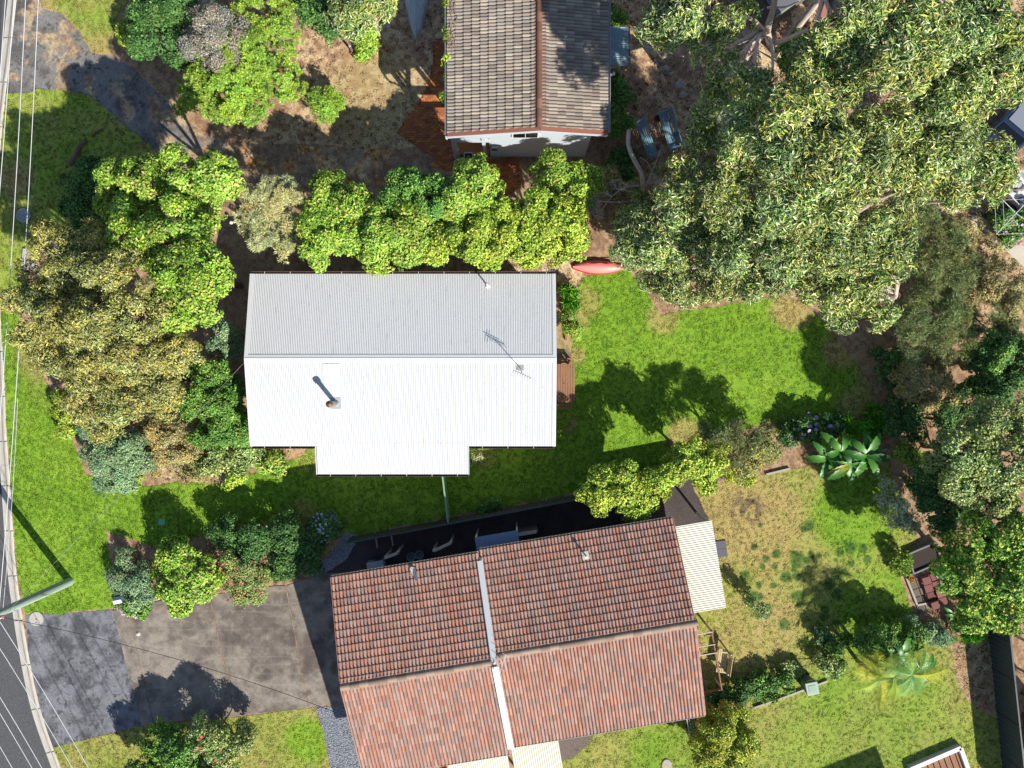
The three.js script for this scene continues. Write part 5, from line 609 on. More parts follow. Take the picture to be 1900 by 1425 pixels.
{ // car under the gums
  const t = thing('parked_car', 'dark blue car mostly hidden beneath the gum foliage at the right edge', 'car', at(1868, 236), 0.87), paint = new THREE.MeshPhysicalMaterial({ color: 0x1b2740, roughness: 0.35, clearcoat: 1, clearcoatRoughness: 0.08 });
  const sec = [[-2.1, 0.35], [-2.12, 0.72], [-1.95, 0.92], [-1.3, 1.0], [-0.8, 1.42], [0.6, 1.46], [1.15, 1.02], [2.0, 0.86], [2.15, 0.6], [2.1, 0.35]], g = new THREE.ExtrudeGeometry(new THREE.Shape(sec.map(p => new THREE.Vector2(...p))), { depth: 1.5, bevelEnabled: true, bevelThickness: 0.1, bevelSize: 0.08, bevelSegments: 3 }).translate(0, 0, -0.75); part(t, 'body', g, paint);
  part(t, 'roof_panel', bar(V(-0.7, 1.54, 0), V(0.55, 1.56, 0), 1.2, 0.02), mat([0.28, 0.3, 0.34], 0.35, { metalness: 0.3 })); part(t, 'windscreen', bar(V(0.72, 1.48, 0), V(1.2, 1.1, 0), 1.3, 0.02), glassM); part(t, 'rear_window', bar(V(-0.9, 1.48, 0), V(-1.32, 1.1, 0), 1.3, 0.02), glassM); for (const x of [-1.35, 1.35]) for (const z of [-0.8, 0.8]) { const w = part(t, 'wheel', cyl(0.31, 0.31, 0.2, 22).rotateX(Math.PI / 2), darkM, V(x, 0.31, z)); part(w, 'rim', cyl(0.19, 0.19, 0.21, 16).rotateX(Math.PI / 2), greyMetal); } for (const z of [-0.6, 0.6]) { part(t, 'headlight', rbox(0.08, 0.14, 0.3, 0.03), whitePaint, V(2.2, 0.72, z)); part(t, 'tail_light', rbox(0.08, 0.14, 0.3, 0.03), redM, V(-2.18, 0.78, z)); }
}
{ for (const [px, py, r] of [[1203, 92, 0.16], [1232, 105, 0.14], [1236, 127, 0.15], [1244, 138, 0.1], [1258, 158, 0.2], [1266, 176, 0.18], [1282, 168, 0.1], [1218, 120, 0.1]]) { const g = new THREE.IcosahedronGeometry(r, 2), p = g.attributes.position; for (let k = 0; k < p.count; k++) { const f = 0.8 + 0.4 * n3(p.getX(k) * 8 + px, p.getY(k) * 8, p.getZ(k) * 8); p.setXYZ(k, p.getX(k) * f, p.getY(k) * f * 0.6, p.getZ(k) * f); } g.computeVertexNormals(); loose('rock', 'pale rock lying on the shaded ground below the leftmost gum', 'rock', 'scattered pale rocks', g, stoneM, at(px, py).setY(0.04)); } }
{ const t = thing('fallen_log', 'dark hollow log lying on the shaded lawn at left', 'log', at(152, 283)); part(t, 'trunk', limbGeo([[130, 307], [142, 290], [150, 272], [162, 262]].map(p => at(...p).sub(t.position).setY(0.1)), 0.13, 0.1, 10), barkBrown); part(t, 'branch', limbGeo([[172, 254], [180, 246], [192, 240]].map(p => at(...p).sub(t.position).setY(0.08)), 0.07, 0.04, 7), barkBrown); }
{ const t = thing('timber_stub', 'short grey timber post beside the shrub left of the dinghy', 'post', at(655, 98)); part(t, 'post', cyl(0.06, 0.06, 0.75, 10, 0, 0.37, 0), barkBrown); part(t, 'cap', cyl(0.07, 0.05, 0.04, 10, 0, 0.77, 0), stoneM); }
// ---------------------------------------------------------------- trees and shrubs
const T = plant, row = 'leafy trees along the upper boundary', gums = 'tall gum trees at upper right';
// front garden, upper left
T('broadleaf_tree', 'lime-green broadleaf tree near the round concrete lid, leftmost of the upper boundary row', 'tree', 'lime', [[235, 335, 45, 6.21], [275, 340, 50, 6.75], [250, 385, 45, 5.8], [215, 365, 38, 5.4]], { group: row });
T('broadleaf_tree', 'lime-green broadleaf tree above the big front tree, second from left in the row', 'tree', 'lime', [[350, 318, 45, 7.29], [400, 332, 42, 7.29], [372, 365, 45, 6.75], [330, 360, 35, 6.21]], { group: row });
T('broadleaf_tree', 'large bright lime tree filling the front garden left of the white roof', 'tree', 'lime', [[330, 430, 62, 7.83], [262, 440, 52, 7.29], [385, 478, 42, 8.37], [335, 525, 55, 8.37], [372, 545, 48, 8.37], [322, 575, 42, 7.83], [398, 520, 26, 8.1], [228, 412, 34, 6.75]]);
T('evergreen_shrub', 'dark green bush on the shaded lawn left of the boundary row', 'shrub', 'dark', [[165, 340, 42, 2.6], [180, 392, 48, 2.4], [150, 375, 30, 2]]);
T('bottlebrush_tree', 'grey feathery tree between two lime trees, left of the white roof corner', 'tree', 'grey', [[510, 372, 52, 4.2], [500, 425, 44, 3.8], [540, 392, 34, 3.8], [470, 392, 32, 3.6], [520, 450, 24, 3.2]], { bark: barkPale });
// boundary row above the white roof
T('broadleaf_tree', 'lime tree right of the grey feathery tree, above the left half of the white roof', 'tree', 'lime', [[612, 362, 40, 4.16], [650, 385, 36, 4.26], [600, 430, 44, 4.16], [645, 448, 44, 4.16], [590, 466, 28, 3.67]], { group: row });
T('broadleaf_tree', 'lime tree bulging towards the middle of the white roof, beside a dark gap', 'tree', 'lime', [[695, 430, 44, 4.46], [735, 440, 40, 4.46], [705, 466, 32, 4.07], [765, 420, 42, 4.46], [770, 466, 32, 3.87]], { group: row });
T('broadleaf_tree', 'leafy tree rising behind the boundary row, above the roof middle', 'tree', 'green', [[760, 352, 38, 4.26], [800, 370, 42, 4.46], [742, 376, 32, 4.07]], { group: row });
T('broadleaf_tree', 'bright rounded tree below the porch of the grey-tiled house', 'tree', 'lime', [[882, 340, 42, 4.64], [850, 372, 38, 4.64], [905, 362, 28, 4.26], [838, 400, 30, 4.07]], { group: row });
T('broadleaf_tree', 'yellow-green tree with bare twigs in its crown, above the white roof', 'tree', 'limeyellow', [[832, 448, 36, 4.07], [872, 446, 44, 4.46], [805, 466, 28, 3.87], [895, 420, 34, 4.26]], { group: row });
T('broadleaf_tree', 'yellow-green tree above the small roof vent of the white house', 'tree', 'limeyellow', [[935, 412, 44, 4.46], [972, 432, 44, 4.46], [922, 458, 36, 4.07], [985, 462, 30, 3.67]], { group: row });
T('broadleaf_tree', 'lime tree hanging over the red kayak, rightmost of the boundary row', 'tree', 'limeyellow', [[1040, 415, 46, 4.6], [1076, 434, 36, 4.3], [1030, 452, 34, 4.1], [1008, 392, 34, 4.6]], { group: row });
T('broadleaf_tree', 'sparse yellow-green tree against the white gable wall', 'tree', 'lime', [[1032, 325, 38, 3.6], [1068, 350, 36, 3.6], [1022, 300, 20, 3.4], [1095, 330, 22, 3]], { dens: 0.75, bark: barkPale });
// olive trees in the front garden
T('olive_leaved_tree', 'olive-yellow tree overhanging the concrete pit lid by the road', 'tree', 'olive', [[100, 462, 44, 7.02], [150, 440, 36, 7.02], [62, 520, 36, 6.48], [168, 482, 42, 7.29], [118, 530, 50, 7.29]]);
T('olive_leaved_tree', 'broad olive-brown tree reaching over the verge, middle of the front garden', 'tree', 'olive', [[212, 520, 58, 8.37], [262, 575, 56, 8.64], [190, 600, 60, 8.64], [122, 590, 50, 7.83], [62, 592, 50, 7.56], [30, 562, 30, 7.02], [70, 640, 32, 6.48]]);
T('olive_leaved_tree', 'lowest olive-yellow tree of the front garden, above the blue-green bush', 'tree', 'olive', [[262, 662, 66, 8.37], [322, 650, 46, 7.83], [182, 682, 58, 7.83], [118, 662, 42, 6.75], [232, 742, 52, 7.29], [302, 716, 46, 7.56], [165, 745, 38, 5.94], [190, 782, 30, 5.13]]);
const blue1 = T('rounded_shrub', 'dense blue-green clipped bush at the edge of the verge lawn', 'shrub', 'blue', [[185, 818, 46, 2.3], [232, 845, 50, 2.4], [212, 880, 40, 2.1], [252, 872, 28, 2], [205, 850, 44, 2.5]], { dens: 1.2 });
T('rounded_shrub', 'green leafy shrub at the left gable of the white-roofed house', 'shrub', 'green', [[385, 690, 30, 2.6], [372, 735, 36, 2.6], [405, 762, 38, 2.6], [425, 800, 34, 2.3], [385, 805, 30, 2], [430, 722, 24, 2.2], [440, 770, 26, 2]]);
T('rounded_shrub', 'low green shrub below the left corner of the white roof', 'shrub', 'dusk', [[445, 842, 30, 1.2], [410, 845, 26, 1], [470, 820, 20, 1], [385, 860, 22, 0.8]]);
T('wispy_shrub', 'grey-blue wispy shrub in the shade of the white-roofed house', 'shrub', 'blue', [[412, 605, 18, 2.2], [425, 635, 26, 1.8], [400, 640, 18, 1.8]], { dens: 0.7 });
T('dry_scrub', 'dry tan scrub between the olive trees and the front lawn', 'scrub', 'bronze', [[300, 800, 36, 1.2], [335, 842, 34, 0.9], [285, 842, 30, 1], [350, 795, 26, 1], [360, 875, 26, 0.6]], { dens: 0.8 });
T('leafy_plant', 'bright lime plant at the lower left corner of the white roof', 'plant', 'lime', [[508, 852, 20, 0.8], [492, 866, 14, 0.6], [522, 864, 12, 0.5]]);
T('leafy_plant', 'small yellow-green plant on the dry front garden edge', 'plant', 'limeyellow', [[436, 886, 13, 0.5], [428, 898, 8, 0.4]]);
T('leafy_plant', 'yellow-green upright plant beside the green gable shrub', 'plant', 'limeyellow', [[356, 758, 12, 1.4]]);
T('leafy_plant', 'row of yellow-green sprouts at the verge side of the olive trees', 'plant', 'limeyellow', [[114, 742, 15, 1.1], [118, 768, 16, 1], [132, 792, 13, 0.9], [122, 805, 10, 0.8]]);
T('leafy_plant', 'little yellow plant tucked under the blue-green bush', 'plant', 'limeyellow', [[258, 890, 9, 0.5], [248, 902, 9, 0.4]]);
// top left garden
T('feathery_bush', 'huge lime feathery bush in the top left garden', 'bush', 'feather', [[442, 110, 72, 3.4], [502, 85, 56, 3.4], [522, 148, 40, 2.8], [420, 172, 52, 2.9], [372, 168, 44, 2.4], [470, 190, 36, 2.4], [482, 28, 58, 3.4], [400, 208, 22, 1.8], [345, 190, 24, 1.8]]);
T('evergreen_shrub', 'dark green shrub at the top edge beside the yellow-green verge patch', 'shrub', 'dark', [[302, 40, 56, 3], [345, 15, 46, 3.2], [272, 72, 34, 2.6], [330, 110, 26, 2]]);
T('pinkish_shrub', 'pale pink-grey shrub in front of the lime feathery bush', 'shrub', 'pinkgrey', [[392, 55, 48, 4], [422, 72, 36, 3.8], [362, 82, 26, 3.4], [400, 108, 20, 3.4], [440, 40, 24, 3.6]], { bark: barkPale, gap: 0.3 });
T('leafy_plant', 'yellow-green spiky plant at the left foot of the dark shrub', 'plant', 'limeyellow', [[240, 72, 16, 1], [232, 55, 12, 1], [262, 88, 14, 0.8]]);
T('ball_shrub', 'small round green shrub alone on the dry yard', 'shrub', 'feather', [[604, 186, 24, 1.6], [596, 206, 22, 1.5], [618, 200, 22, 1.5], [606, 215, 16, 1.2]], { dens: 1.3 });
T('evergreen_shrub', 'blue-green shrub at the top edge above the small round shrub', 'shrub', 'dark', [[596, 30, 34, 1.8], [575, 12, 30, 1.8], [612, 48, 22, 1.5]]);
const wattle = T('gum_tree', 'thin gum sapling with a long bare branch left of the upturned boat', 'tree', 'gum', [[660, 15, 42, 3.4], [700, 22, 34, 3.2], [722, 18, 16, 3]], { bark: barkPale, dens: 1.1 });
bare(wattle, [[735, -4, 3], [715, 22, 2.6], [690, 42, 2.1], [664, 60, 1.9]], 0.035, 0.02);
T('leafy_plant', 'bright green plant beside the shadow of the upturned boat', 'plant', 'lime', [[682, 72, 18, 0.8], [692, 90, 16, 0.7], [672, 94, 12, 0.5]]);
// vines on the grey-tiled house and plants on its right
{
  const v = T('climbing_vine', 'bright yellow-green vine climbing over the left eave of the grey-tiled house', 'vine', 'limeyellow', [[833, 10, 9, 4.5], [832, 32, 9, 4.5], [833, 55, 8, 4.5], [832, 75, 9, 4.5], [829, 112, 8, 4.5], [831, 145, 6, 4.4], [829, 183, 9, 4.4]], { dens: 2.4, leaf: 0.7, tall: 0.9, trunk: 0.03 });
}
T('evergreen_shrub', 'green shrub at the right wall of the grey-tiled house, above the small awning', 'shrub', 'green', [[1140, 22, 14, 1.6], [1148, 40, 14, 1.4], [1136, 48, 10, 1.2]]);
T('evergreen_shrub', 'mossy green shrub at the right wall of the grey-tiled house, below the small awning', 'shrub', 'green', [[1140, 150, 15, 1.4], [1148, 185, 22, 1.5], [1140, 215, 20, 1.4], [1150, 240, 20, 1.2]]);
T('evergreen_shrub', 'dark shrub in the shade at the lower right corner of the grey-tiled house', 'shrub', 'dark', [[1150, 285, 24, 1.4], [1142, 318, 22, 1.4], [1165, 325, 18, 1.2]]);
T('dry_scrub', 'bronze and grey scrub below the park benches', 'scrub', 'bronze', [[1130, 340, 24, 1.8], [1180, 362, 26, 1.8], [1230, 322, 24, 1.6], [1150, 378, 26, 1.8]], { dens: 0.7 });
{ // dead tree with pale limbs
  const t = T('dead_tree', 'pale bare dead tree with a curved broken limb beside the benches', 'tree', 'dead', [[1105, 375, 26, 3.2], [1140, 352, 22, 3], [1220, 350, 20, 3]], { base: [1190, 372], dens: 0.5, bark: barkPale, trunk: 0.09 });
  bare(t, [[1192, 372, 0.5], [1192, 350, 2], [1190, 322, 3.2], [1176, 295, 3.8], [1166, 268, 4.2], [1167, 240, 4.5]], 0.12, 0.09);
  bare(t, [[1196, 352, 1.8], [1208, 322, 2.4], [1218, 298, 2.8], [1225, 278, 3.1]], 0.045, 0.015);
  bare(t, [[1210, 318, 2.4], [1200, 300, 2.7], [1188, 292, 2.9]], 0.025, 0.01);
  bare(t, [[1205, 340, 1.8], [1240, 330, 2.4], [1262, 312, 2.8], [1275, 288, 3.1]], 0.045, 0.015);
  bare(t, [[1190, 345, 1.8], [1160, 348, 2.2], [1135, 365, 2.6], [1115, 392, 2.9]], 0.05, 0.015);
  bare(t, [[1135, 365, 2.6], [1120, 358, 2.8], [1102, 362, 3]], 0.025, 0.01);
}
// tall gums
const G = (label, lobes, o = {}) => T('gum_tree', label, 'tree', 'gum', lobes.map(([x, y, q, h]) => [x, y, q, h * (o.up || 1.55)]), { group: gums, bark: barkPale, tall: 0.5, ...o });
G('gum tree at the top edge, leftmost of the tall gums, beside the awning', [[1232, 30, 44, 7], [1275, 18, 46, 7.4], [1305, 55, 36, 7], [1250, 0, 50, 7]], { base: [1262, 110] });
const g2 = G('gum tree with exposed pale trunk on tan ground, left of the timber deck', [[1338, 128, 40, 8], [1392, 165, 46, 8.2], [1322, 178, 32, 7.6], [1345, 40, 48, 8], [1430, 145, 40, 8.4], [1300, 115, 24, 7.6]], { up: 1.42, dens: 0.7, gap: 0.45, base: [1352, 150] });
bare(g2, [[1355, 152, 3.0], [1362, 125, 4.8], [1352, 100, 6.24]], 0.17, 0.12);
G('gum tree left of centre, overhanging the park benches', [[1312, 232, 44, 7], [1292, 330, 50, 7], [1350, 300, 56, 7.8], [1332, 378, 54, 7.4], [1262, 390, 42, 6.4], [1402, 358, 54, 8], [1380, 262, 44, 7.6], [1445, 395, 44, 7.6]], { up: 1.15, dens: 0.8, gap: 0.25, base: [1302, 218], trunk: 0.27 });
const g4 = G('tallest gum in the middle of the upper right thicket, with pale forked branches', [[1462, 232, 64, 9], [1532, 282, 64, 9], [1482, 350, 64, 8.6], [1562, 362, 56, 8.6], [1602, 302, 52, 8.6], [1422, 285, 44, 8.6], [1640, 236, 46, 8.4], [1400, 225, 40, 8.2], [1510, 205, 40, 8.8]], { base: [1500, 320] });
bare(g4, [[1556, 188, 9.88], [1580, 172, 10.66], [1602, 160, 11.31], [1628, 146, 11.96], [1660, 132, 12.35]], 0.09, 0.02);
bare(g4, [[1580, 172, 10.66], [1606, 150, 11.44], [1632, 118, 11.96]], 0.05, 0.015);
bare(g4, [[1576, 174, 10.66], [1588, 148, 11.18], [1575, 118, 11.7]], 0.05, 0.012);
bare(g4, [[1602, 160, 11.18], [1650, 158, 11.44], [1700, 168, 11.7], [1745, 172, 11.96]], 0.05, 0.015);
bare(g4, [[1452, 248, 10.4], [1475, 222, 11.18], [1500, 205, 11.7], [1525, 178, 12.09]], 0.04, 0.012);
const g5 = G('gum tree with a thick white limb over the grey shed', [[1522, 112, 42, 8], [1568, 52, 50, 9], [1632, 82, 60, 9], [1702, 62, 52, 9], [1600, 18, 52, 9], [1652, 132, 46, 9], [1585, 118, 34, 8.6], [1490, 150, 44, 8], [1545, 175, 36, 8.2], [1700, 128, 42, 8.8]], { base: [1440, 100], trunk: 0.2 });
bare(g5, [[1430, 82, 6.5], [1424, 55, 8.32], [1432, 25, 9.62], [1440, -8, 10.66]], 0.16, 0.1);
bare(g5, [[1430, 82, 6.5], [1462, 72, 7.54], [1492, 58, 8.32], [1528, 64, 9.1], [1562, 56, 9.88]], 0.11, 0.04);
bare(g5, [[1512, 58, 8.84], [1530, 40, 9.36], [1546, 28, 9.88]], 0.05, 0.015);
bare(g5, [[1424, 14, 9.88], [1460, 12, 10.4], [1482, 2, 10.66]], 0.05, 0.02);
G('gum tree in the top right corner', [[1762, 60, 62, 8], [1832, 50, 62, 8], [1782, 148, 60, 8], [1852, 128, 52, 8], [1715, 190, 28, 7.6], [1885, 60, 44, 8], [1842, 182, 28, 7.2], [1725, 110, 46, 8], [1755, 205, 42, 7.8], [1805, 218, 40, 7.6], [1890, 120, 34, 7.8]]);
G('gum tree between the dark car and the boundary corner', [[1702, 280, 52, 7.6], [1772, 272, 50, 7.6], [1826, 285, 40, 7], [1752, 338, 52, 7], [1832, 335, 42, 6.6], [1682, 350, 44, 7], [1800, 372, 30, 6], [1650, 310, 40, 7.4], [1730, 235, 38, 7.6]]);
G('lower gum beside the red kayak, hanging over the lawn edge', [[1182, 440, 46, 5.4], [1232, 468, 54, 5.8], [1300, 448, 62, 6.2], [1256, 525, 38, 5], [1335, 525, 38, 5.4], [1152, 420, 26, 4.6], [1292, 552, 22, 4.4], [1212, 515, 20, 4.6], [1350, 430, 50, 6.2], [1215, 425, 40, 5.6]], { up: 1.02, base: [1275, 520] });
G('lower gum with a dark trunk shadow on the tan lawn edge', [[1382, 468, 62, 6.6], [1452, 450, 62, 7], [1402, 522, 34, 5.8], [1440, 512, 36, 6], [1500, 410, 50, 7], [1420, 415, 44, 6.8]], { up: 1.25, base: [1440, 540] });
G('lower gum at the right end of the back lawn', [[1532, 470, 62, 7], [1602, 450, 52, 7], [1642, 500, 44, 6.6], [1572, 532, 44, 6.2], [1502, 522, 36, 5.8], [1622, 562, 42, 5.8], [1545, 582, 32, 5], [1650, 420, 44, 6.8], [1560, 415, 44, 7]], { up: 1.25, base: [1590, 560] });
T('understory_tree', 'dark green understorey below the tallest gum', 'tree', 'dusk', [[1440, 300, 44, 4], [1500, 260, 50, 4], [1560, 300, 50, 4], [1530, 370, 50, 4], [1450, 380, 44, 3.6], [1400, 190, 36, 3.6]]);
T('understory_tree', 'dark green understorey in front of the grey shed', 'tree', 'green', [[1480, 105, 40, 3.4], [1545, 95, 40, 3.6], [1600, 120, 40, 3.6], [1510, 160, 34, 3.4]]);
T('understory_tree', 'mixed understorey left of the dark car', 'tree', 'dusk', [[1680, 235, 40, 3.6], [1740, 230, 40, 3.6], [1640, 290, 40, 3.6], [1700, 340, 44, 3.6], [1790, 320, 40, 3.4]]);
T('understory_tree', 'low green understorey above the red kayak', 'tree', 'dusk', [[1180, 400, 36, 2.8], [1240, 410, 40, 3], [1300, 420, 44, 3.2], [1210, 470, 36, 2.6]]);
// right side
T('sheoak_tree', 'grey-green wispy tree at the upper right lot corner', 'tree', 'she', [[1702, 422, 40, 3.8], [1742, 448, 46, 3.8], [1722, 500, 40, 3.8], [1762, 520, 34, 3.6]], { bark: barkPale });
T('sheoak_tree', 'grey-green wispy tree halfway down the right lot line', 'tree', 'she', [[1712, 560, 36, 3.8], [1752, 590, 44, 3.8], [1702, 604, 36, 3.8], [1772, 636, 40, 3.4], [1692, 640, 30, 3.2]]);
T('bronze_shrub', 'bronze rounded shrub at the right end of the lawn', 'shrub', 'bronze', [[1712, 698, 46, 2.4], [1742, 728, 34, 2.2], [1682, 722, 26, 2], [1725, 755, 22, 1.8]]);
T('dry_scrub', 'golden dry scrub below the pale garden path', 'scrub', 'bronze', [[1812, 472, 40, 1.6], [1858, 530, 42, 2], [1802, 552, 34, 2.2], [1786, 430, 30, 1.4], [1885, 575, 36, 2.2]], { dens: 0.8 });
T('dry_scrub', 'grey-brown twiggy scrub right of the lot line', 'scrub', 'she', [[1822, 600, 36, 2.4], [1862, 620, 36, 2.4], [1795, 500, 28, 1.8]]);
T('evergreen_tree', 'dark green tree at the right edge, level with the bronze shrub', 'tree', 'dark', [[1852, 652, 36, 3.8], [1890, 682, 40, 3.8], [1832, 692, 34, 3.2], [1862, 710, 30, 3.2]]);
T('leafy_plant', 'light green shrub right of the lower lot corner', 'shrub', 'green', [[1862, 650, 14, 4.2], [1845, 672, 14, 3.8], [1835, 690, 16, 3.4]]);
T('broadleaf_tree', 'dense olive-green tree at the right edge below the lot corner', 'tree', 'dusk', [[1782, 832, 46, 5.4], [1832, 790, 44, 5.4], [1866, 856, 56, 5.8], [1792, 880, 46, 5.4], [1842, 912, 46, 5.4], [1742, 852, 28, 4.6], [1880, 770, 36, 4.8]]);
T('broadleaf_tree', 'bright dappled tree above the dark metal fence', 'tree', 'sunny', [[1802, 1002, 48, 5.2], [1862, 992, 54, 5.6], [1782, 1062, 46, 5.2], [1852, 1062, 58, 5.6], [1812, 1122, 48, 5.2], [1872, 1128, 44, 5.2], [1892, 1042, 44, 5.6]], { gap: 0.3 });
T('pale_sapling', 'pale variegated sapling casting a forked shadow on the lawn', 'tree', 'pale', [[1668, 948, 28, 2.6], [1642, 932, 20, 2.4], [1690, 958, 20, 2.2], [1648, 900, 14, 2]], { dens: 0.8 });
T('evergreen_shrub', 'dark shrub behind the pale sapling', 'shrub', 'dark', [[1722, 882, 34, 2.6], [1740, 932, 34, 2.6], [1708, 905, 24, 2], [1752, 965, 26, 2.2]]);
T('evergreen_shrub', 'dark undergrowth in the lower right lot corner', 'shrub', 'dark', [[1702, 790, 28, 1.6], [1742, 780, 28, 1.8], [1662, 800, 20, 1.2], [1772, 762, 26, 2], [1700, 752, 20, 1.4]]);
T('leafy_plant', 'bright green big-leaved plant at the corner of the neighbour lawn', 'plant', 'lime', [[1675, 832, 18, 1.2], [1690, 846, 14, 1]]);
T('weeping_fern', 'feathery green plant at the corner of the dark raised bed', 'plant', 'feather', [[1664, 1042, 20, 0.8], [1680, 1048, 14, 0.7]]);
T('evergreen_shrub', 'shaded dark shrub at the right end of the back lawn', 'shrub', 'dark', [[1648, 660, 22, 1.4], [1640, 700, 22, 1.2], [1660, 738, 22, 1.4], [1680, 770, 20, 1.2]]);
T('evergreen_shrub', 'dark shrub under the lower lot corner beside the olive-green tree', 'shrub', 'dark', [[1782, 742, 26, 2], [1760, 800, 22, 1.8], [1768, 900, 22, 2], [1790, 950, 24, 2.2]]);
T('evergreen_shrub', 'green undergrowth below the grey-green wispy trees', 'shrub', 'green', [[1800, 660, 24, 2], [1840, 740, 26, 2.4], [1815, 720, 22, 1.8], [1880, 625, 26, 2.4]]);
// lower boundary hedge
T('hedge_tree', 'yellow-green hedge tree overhanging the dark side passage', 'tree', 'limeyellow', [[1108, 905, 40, 3.8], [1158, 922, 40, 4], [1206, 908, 36, 3.9], [1150, 882, 32, 3.9], [1230, 884, 24, 3.6], [1185, 930, 26, 3.4]], { leaf: 0.85, tall: 0.8 });
T('hedge_tree', 'yellow-green hedge tree at the corner of the dry lawn', 'tree', 'limeyellow', [[1280, 852, 40, 3.8], [1312, 880, 30, 3.4], [1332, 848, 24, 3.2], [1258, 872, 24, 3.2]], { leaf: 0.85, tall: 0.8 });
T('twiggy_shrub', 'grey twiggy shrub right of the corner hedge tree', 'shrub', 'she', [[1342, 826, 40, 3], [1378, 812, 30, 2.8], [1318, 808, 22, 2.6]]);
T('bronze_shrub', 'olive-gold shrub left of the banana clump', 'shrub', 'olive', [[1400, 820, 34, 2.6], [1428, 832, 22, 2], [1385, 855, 24, 1.8]]);
flowers(T('flowering_shrub', 'dark low shrub with lilac blossoms at the lower lawn edge', 'shrub', 'dark', [[1490, 788, 24, 1], [1520, 796, 22, 0.9], [1465, 806, 20, 0.8], [1545, 790, 18, 0.8]]), A(196, 170, 226), 16, 0.09);
T('strappy_plant', 'mass of bright strappy leaves at the lower lawn edge', 'plant', 'strap', [[1590, 788, 26, 0.8], [1622, 780, 24, 0.8], [1565, 800, 20, 0.7], [1640, 795, 16, 0.6]]);
T('low_plant', 'orange-tinged low plant at the edging of the dry lawn', 'plant', 'gold', [[1362, 880, 14, 0.5], [1382, 886, 14, 0.4], [1350, 872, 10, 0.4]]);
T('low_plant', 'small fern-like plant on the shaded side lawn', 'plant', 'green', [[905, 938, 9, 0.4], [918, 932, 8, 0.4], [895, 944, 7, 0.3]], { dens: 1.2 });
// lower left
T('clipped_hedge', 'bright lime hedge at the top of the concrete driveway', 'hedge', 'lime', [[332, 1040, 36, 2.2], [368, 1058, 40, 2.3], [345, 1090, 42, 2.1], [312, 1078, 28, 1.7], [385, 1085, 26, 1.8]], { dens: 1.15 });
T('evergreen_shrub', 'grey-green shrub beside the letterbox', 'shrub', 'blue', [[228, 1072, 26, 1], [258, 1090, 28, 1], [270, 1070, 20, 0.9], [232, 1040, 22, 0.8], [250, 1112, 18, 0.6]]);
flowers(T('flowering_groundcover', 'pink and white flowering ground cover below the letterbox', 'plant', 'green', [[240, 1128, 14, 0.35], [258, 1132, 14, 0.35], [270, 1122, 10, 0.3], [228, 1122, 10, 0.3]]), A(236, 200, 220), 170, 0.045);
flowers(T('flowering_shrub', 'dusty green shrub dotted with orange-pink blossoms above the driveway', 'shrub', 'flowery', [[450, 1040, 36, 1.8], [482, 1062, 32, 1.6], [440, 1082, 30, 1.4], [470, 1095, 28, 1.2], [420, 1062, 22, 1.3]]), A(230, 140, 116), 60, 0.06);
T('evergreen_shrub', 'long dark green shrub in the shade above the driveway', 'shrub', 'dark', [[425, 992, 34, 1.7], [470, 1000, 34, 1.8], [530, 1000, 40, 1.8], [562, 1032, 36, 1.6], [530, 1045, 30, 1.6], [580, 1005, 26, 1.4]]);
flowers(T('flowering_shrub', 'round shrub covered with white blossoms at the lawn edge', 'shrub', 'dark', [[602, 978, 26, 1.2], [612, 968, 18, 1.1], [592, 988, 16, 1]]), A(226, 232, 244), 230, 0.055);
T('evergreen_shrub', 'bushy green shrub below the driveway, left end', 'shrub', 'green', [[300, 1372, 32, 2], [340, 1398, 36, 2.2], [322, 1425, 36, 2.2], [262, 1432, 34, 2.2]]);
flowers(T('flowering_shrub', 'bushy shrub with a few red blossoms below the driveway', 'shrub', 'dusk', [[385, 1372, 34, 2.2], [425, 1385, 34, 2.1], [452, 1362, 20, 1.4], [410, 1425, 42, 2]]), A(226, 110, 96), 14, 0.07);
// lower right
T('golden_conifer', 'golden-yellow rounded conifer below the red-tiled house', 'shrub', 'gold', [[1342, 1352, 42, 2.2], [1370, 1386, 38, 2.2], [1322, 1392, 34, 2], [1352, 1332, 28, 1.8], [1355, 1410, 30, 1.8]], { dens: 1.2 });
T('evergreen_shrub', 'dark straggly shrub between the tiled roof corner and the golden conifer', 'shrub', 'dark', [[1335, 1285, 20, 0.9], [1362, 1290, 20, 0.9], [1385, 1275, 20, 0.8]]);
T('evergreen_shrub', 'low dark shrub right of the cream garden seat', 'shrub', 'green', [[1402, 1262, 22, 0.8], [1432, 1272, 22, 0.7], [1462, 1262, 18, 0.6]]);
T('wispy_shrub', 'small twiggy sapling on the dry lawn right of the cream awning', 'shrub', 'dusk', [[1398, 1118, 16, 1.2], [1412, 1132, 14, 1.1], [1388, 1104, 10, 1]], { dens: 0.45 });
T('low_plant', 'grey-green undergrowth below the stacked pavers', 'plant', 'blue', [[1712, 1165, 20, 0.7], [1745, 1175, 20, 0.7], [1690, 1150, 16, 0.6]]);
T('strappy_plant', 'clump of long grassy leaves at the top of the mulch bed', 'plant', 'strap', [[1800, 1175, 18, 0.8], [1785, 1160, 16, 0.7]]);
flowers(T('flowering_shrub', 'pink-flowering shrub beside the pale garden path', 'shrub', 'green', [[1860, 412, 22, 1], [1885, 432, 22, 1], [1900, 405, 20, 1], [1872, 440, 16, 0.8]]), A(236, 190, 214), 120, 0.06);
flowers(T('flowering_plant', 'little clump with a lilac flower head in the palm shade', 'plant', 'dark', [[1522, 1175, 14, 0.6], [1540, 1190, 14, 0.5]]), A(200, 190, 236), 12, 0.07);
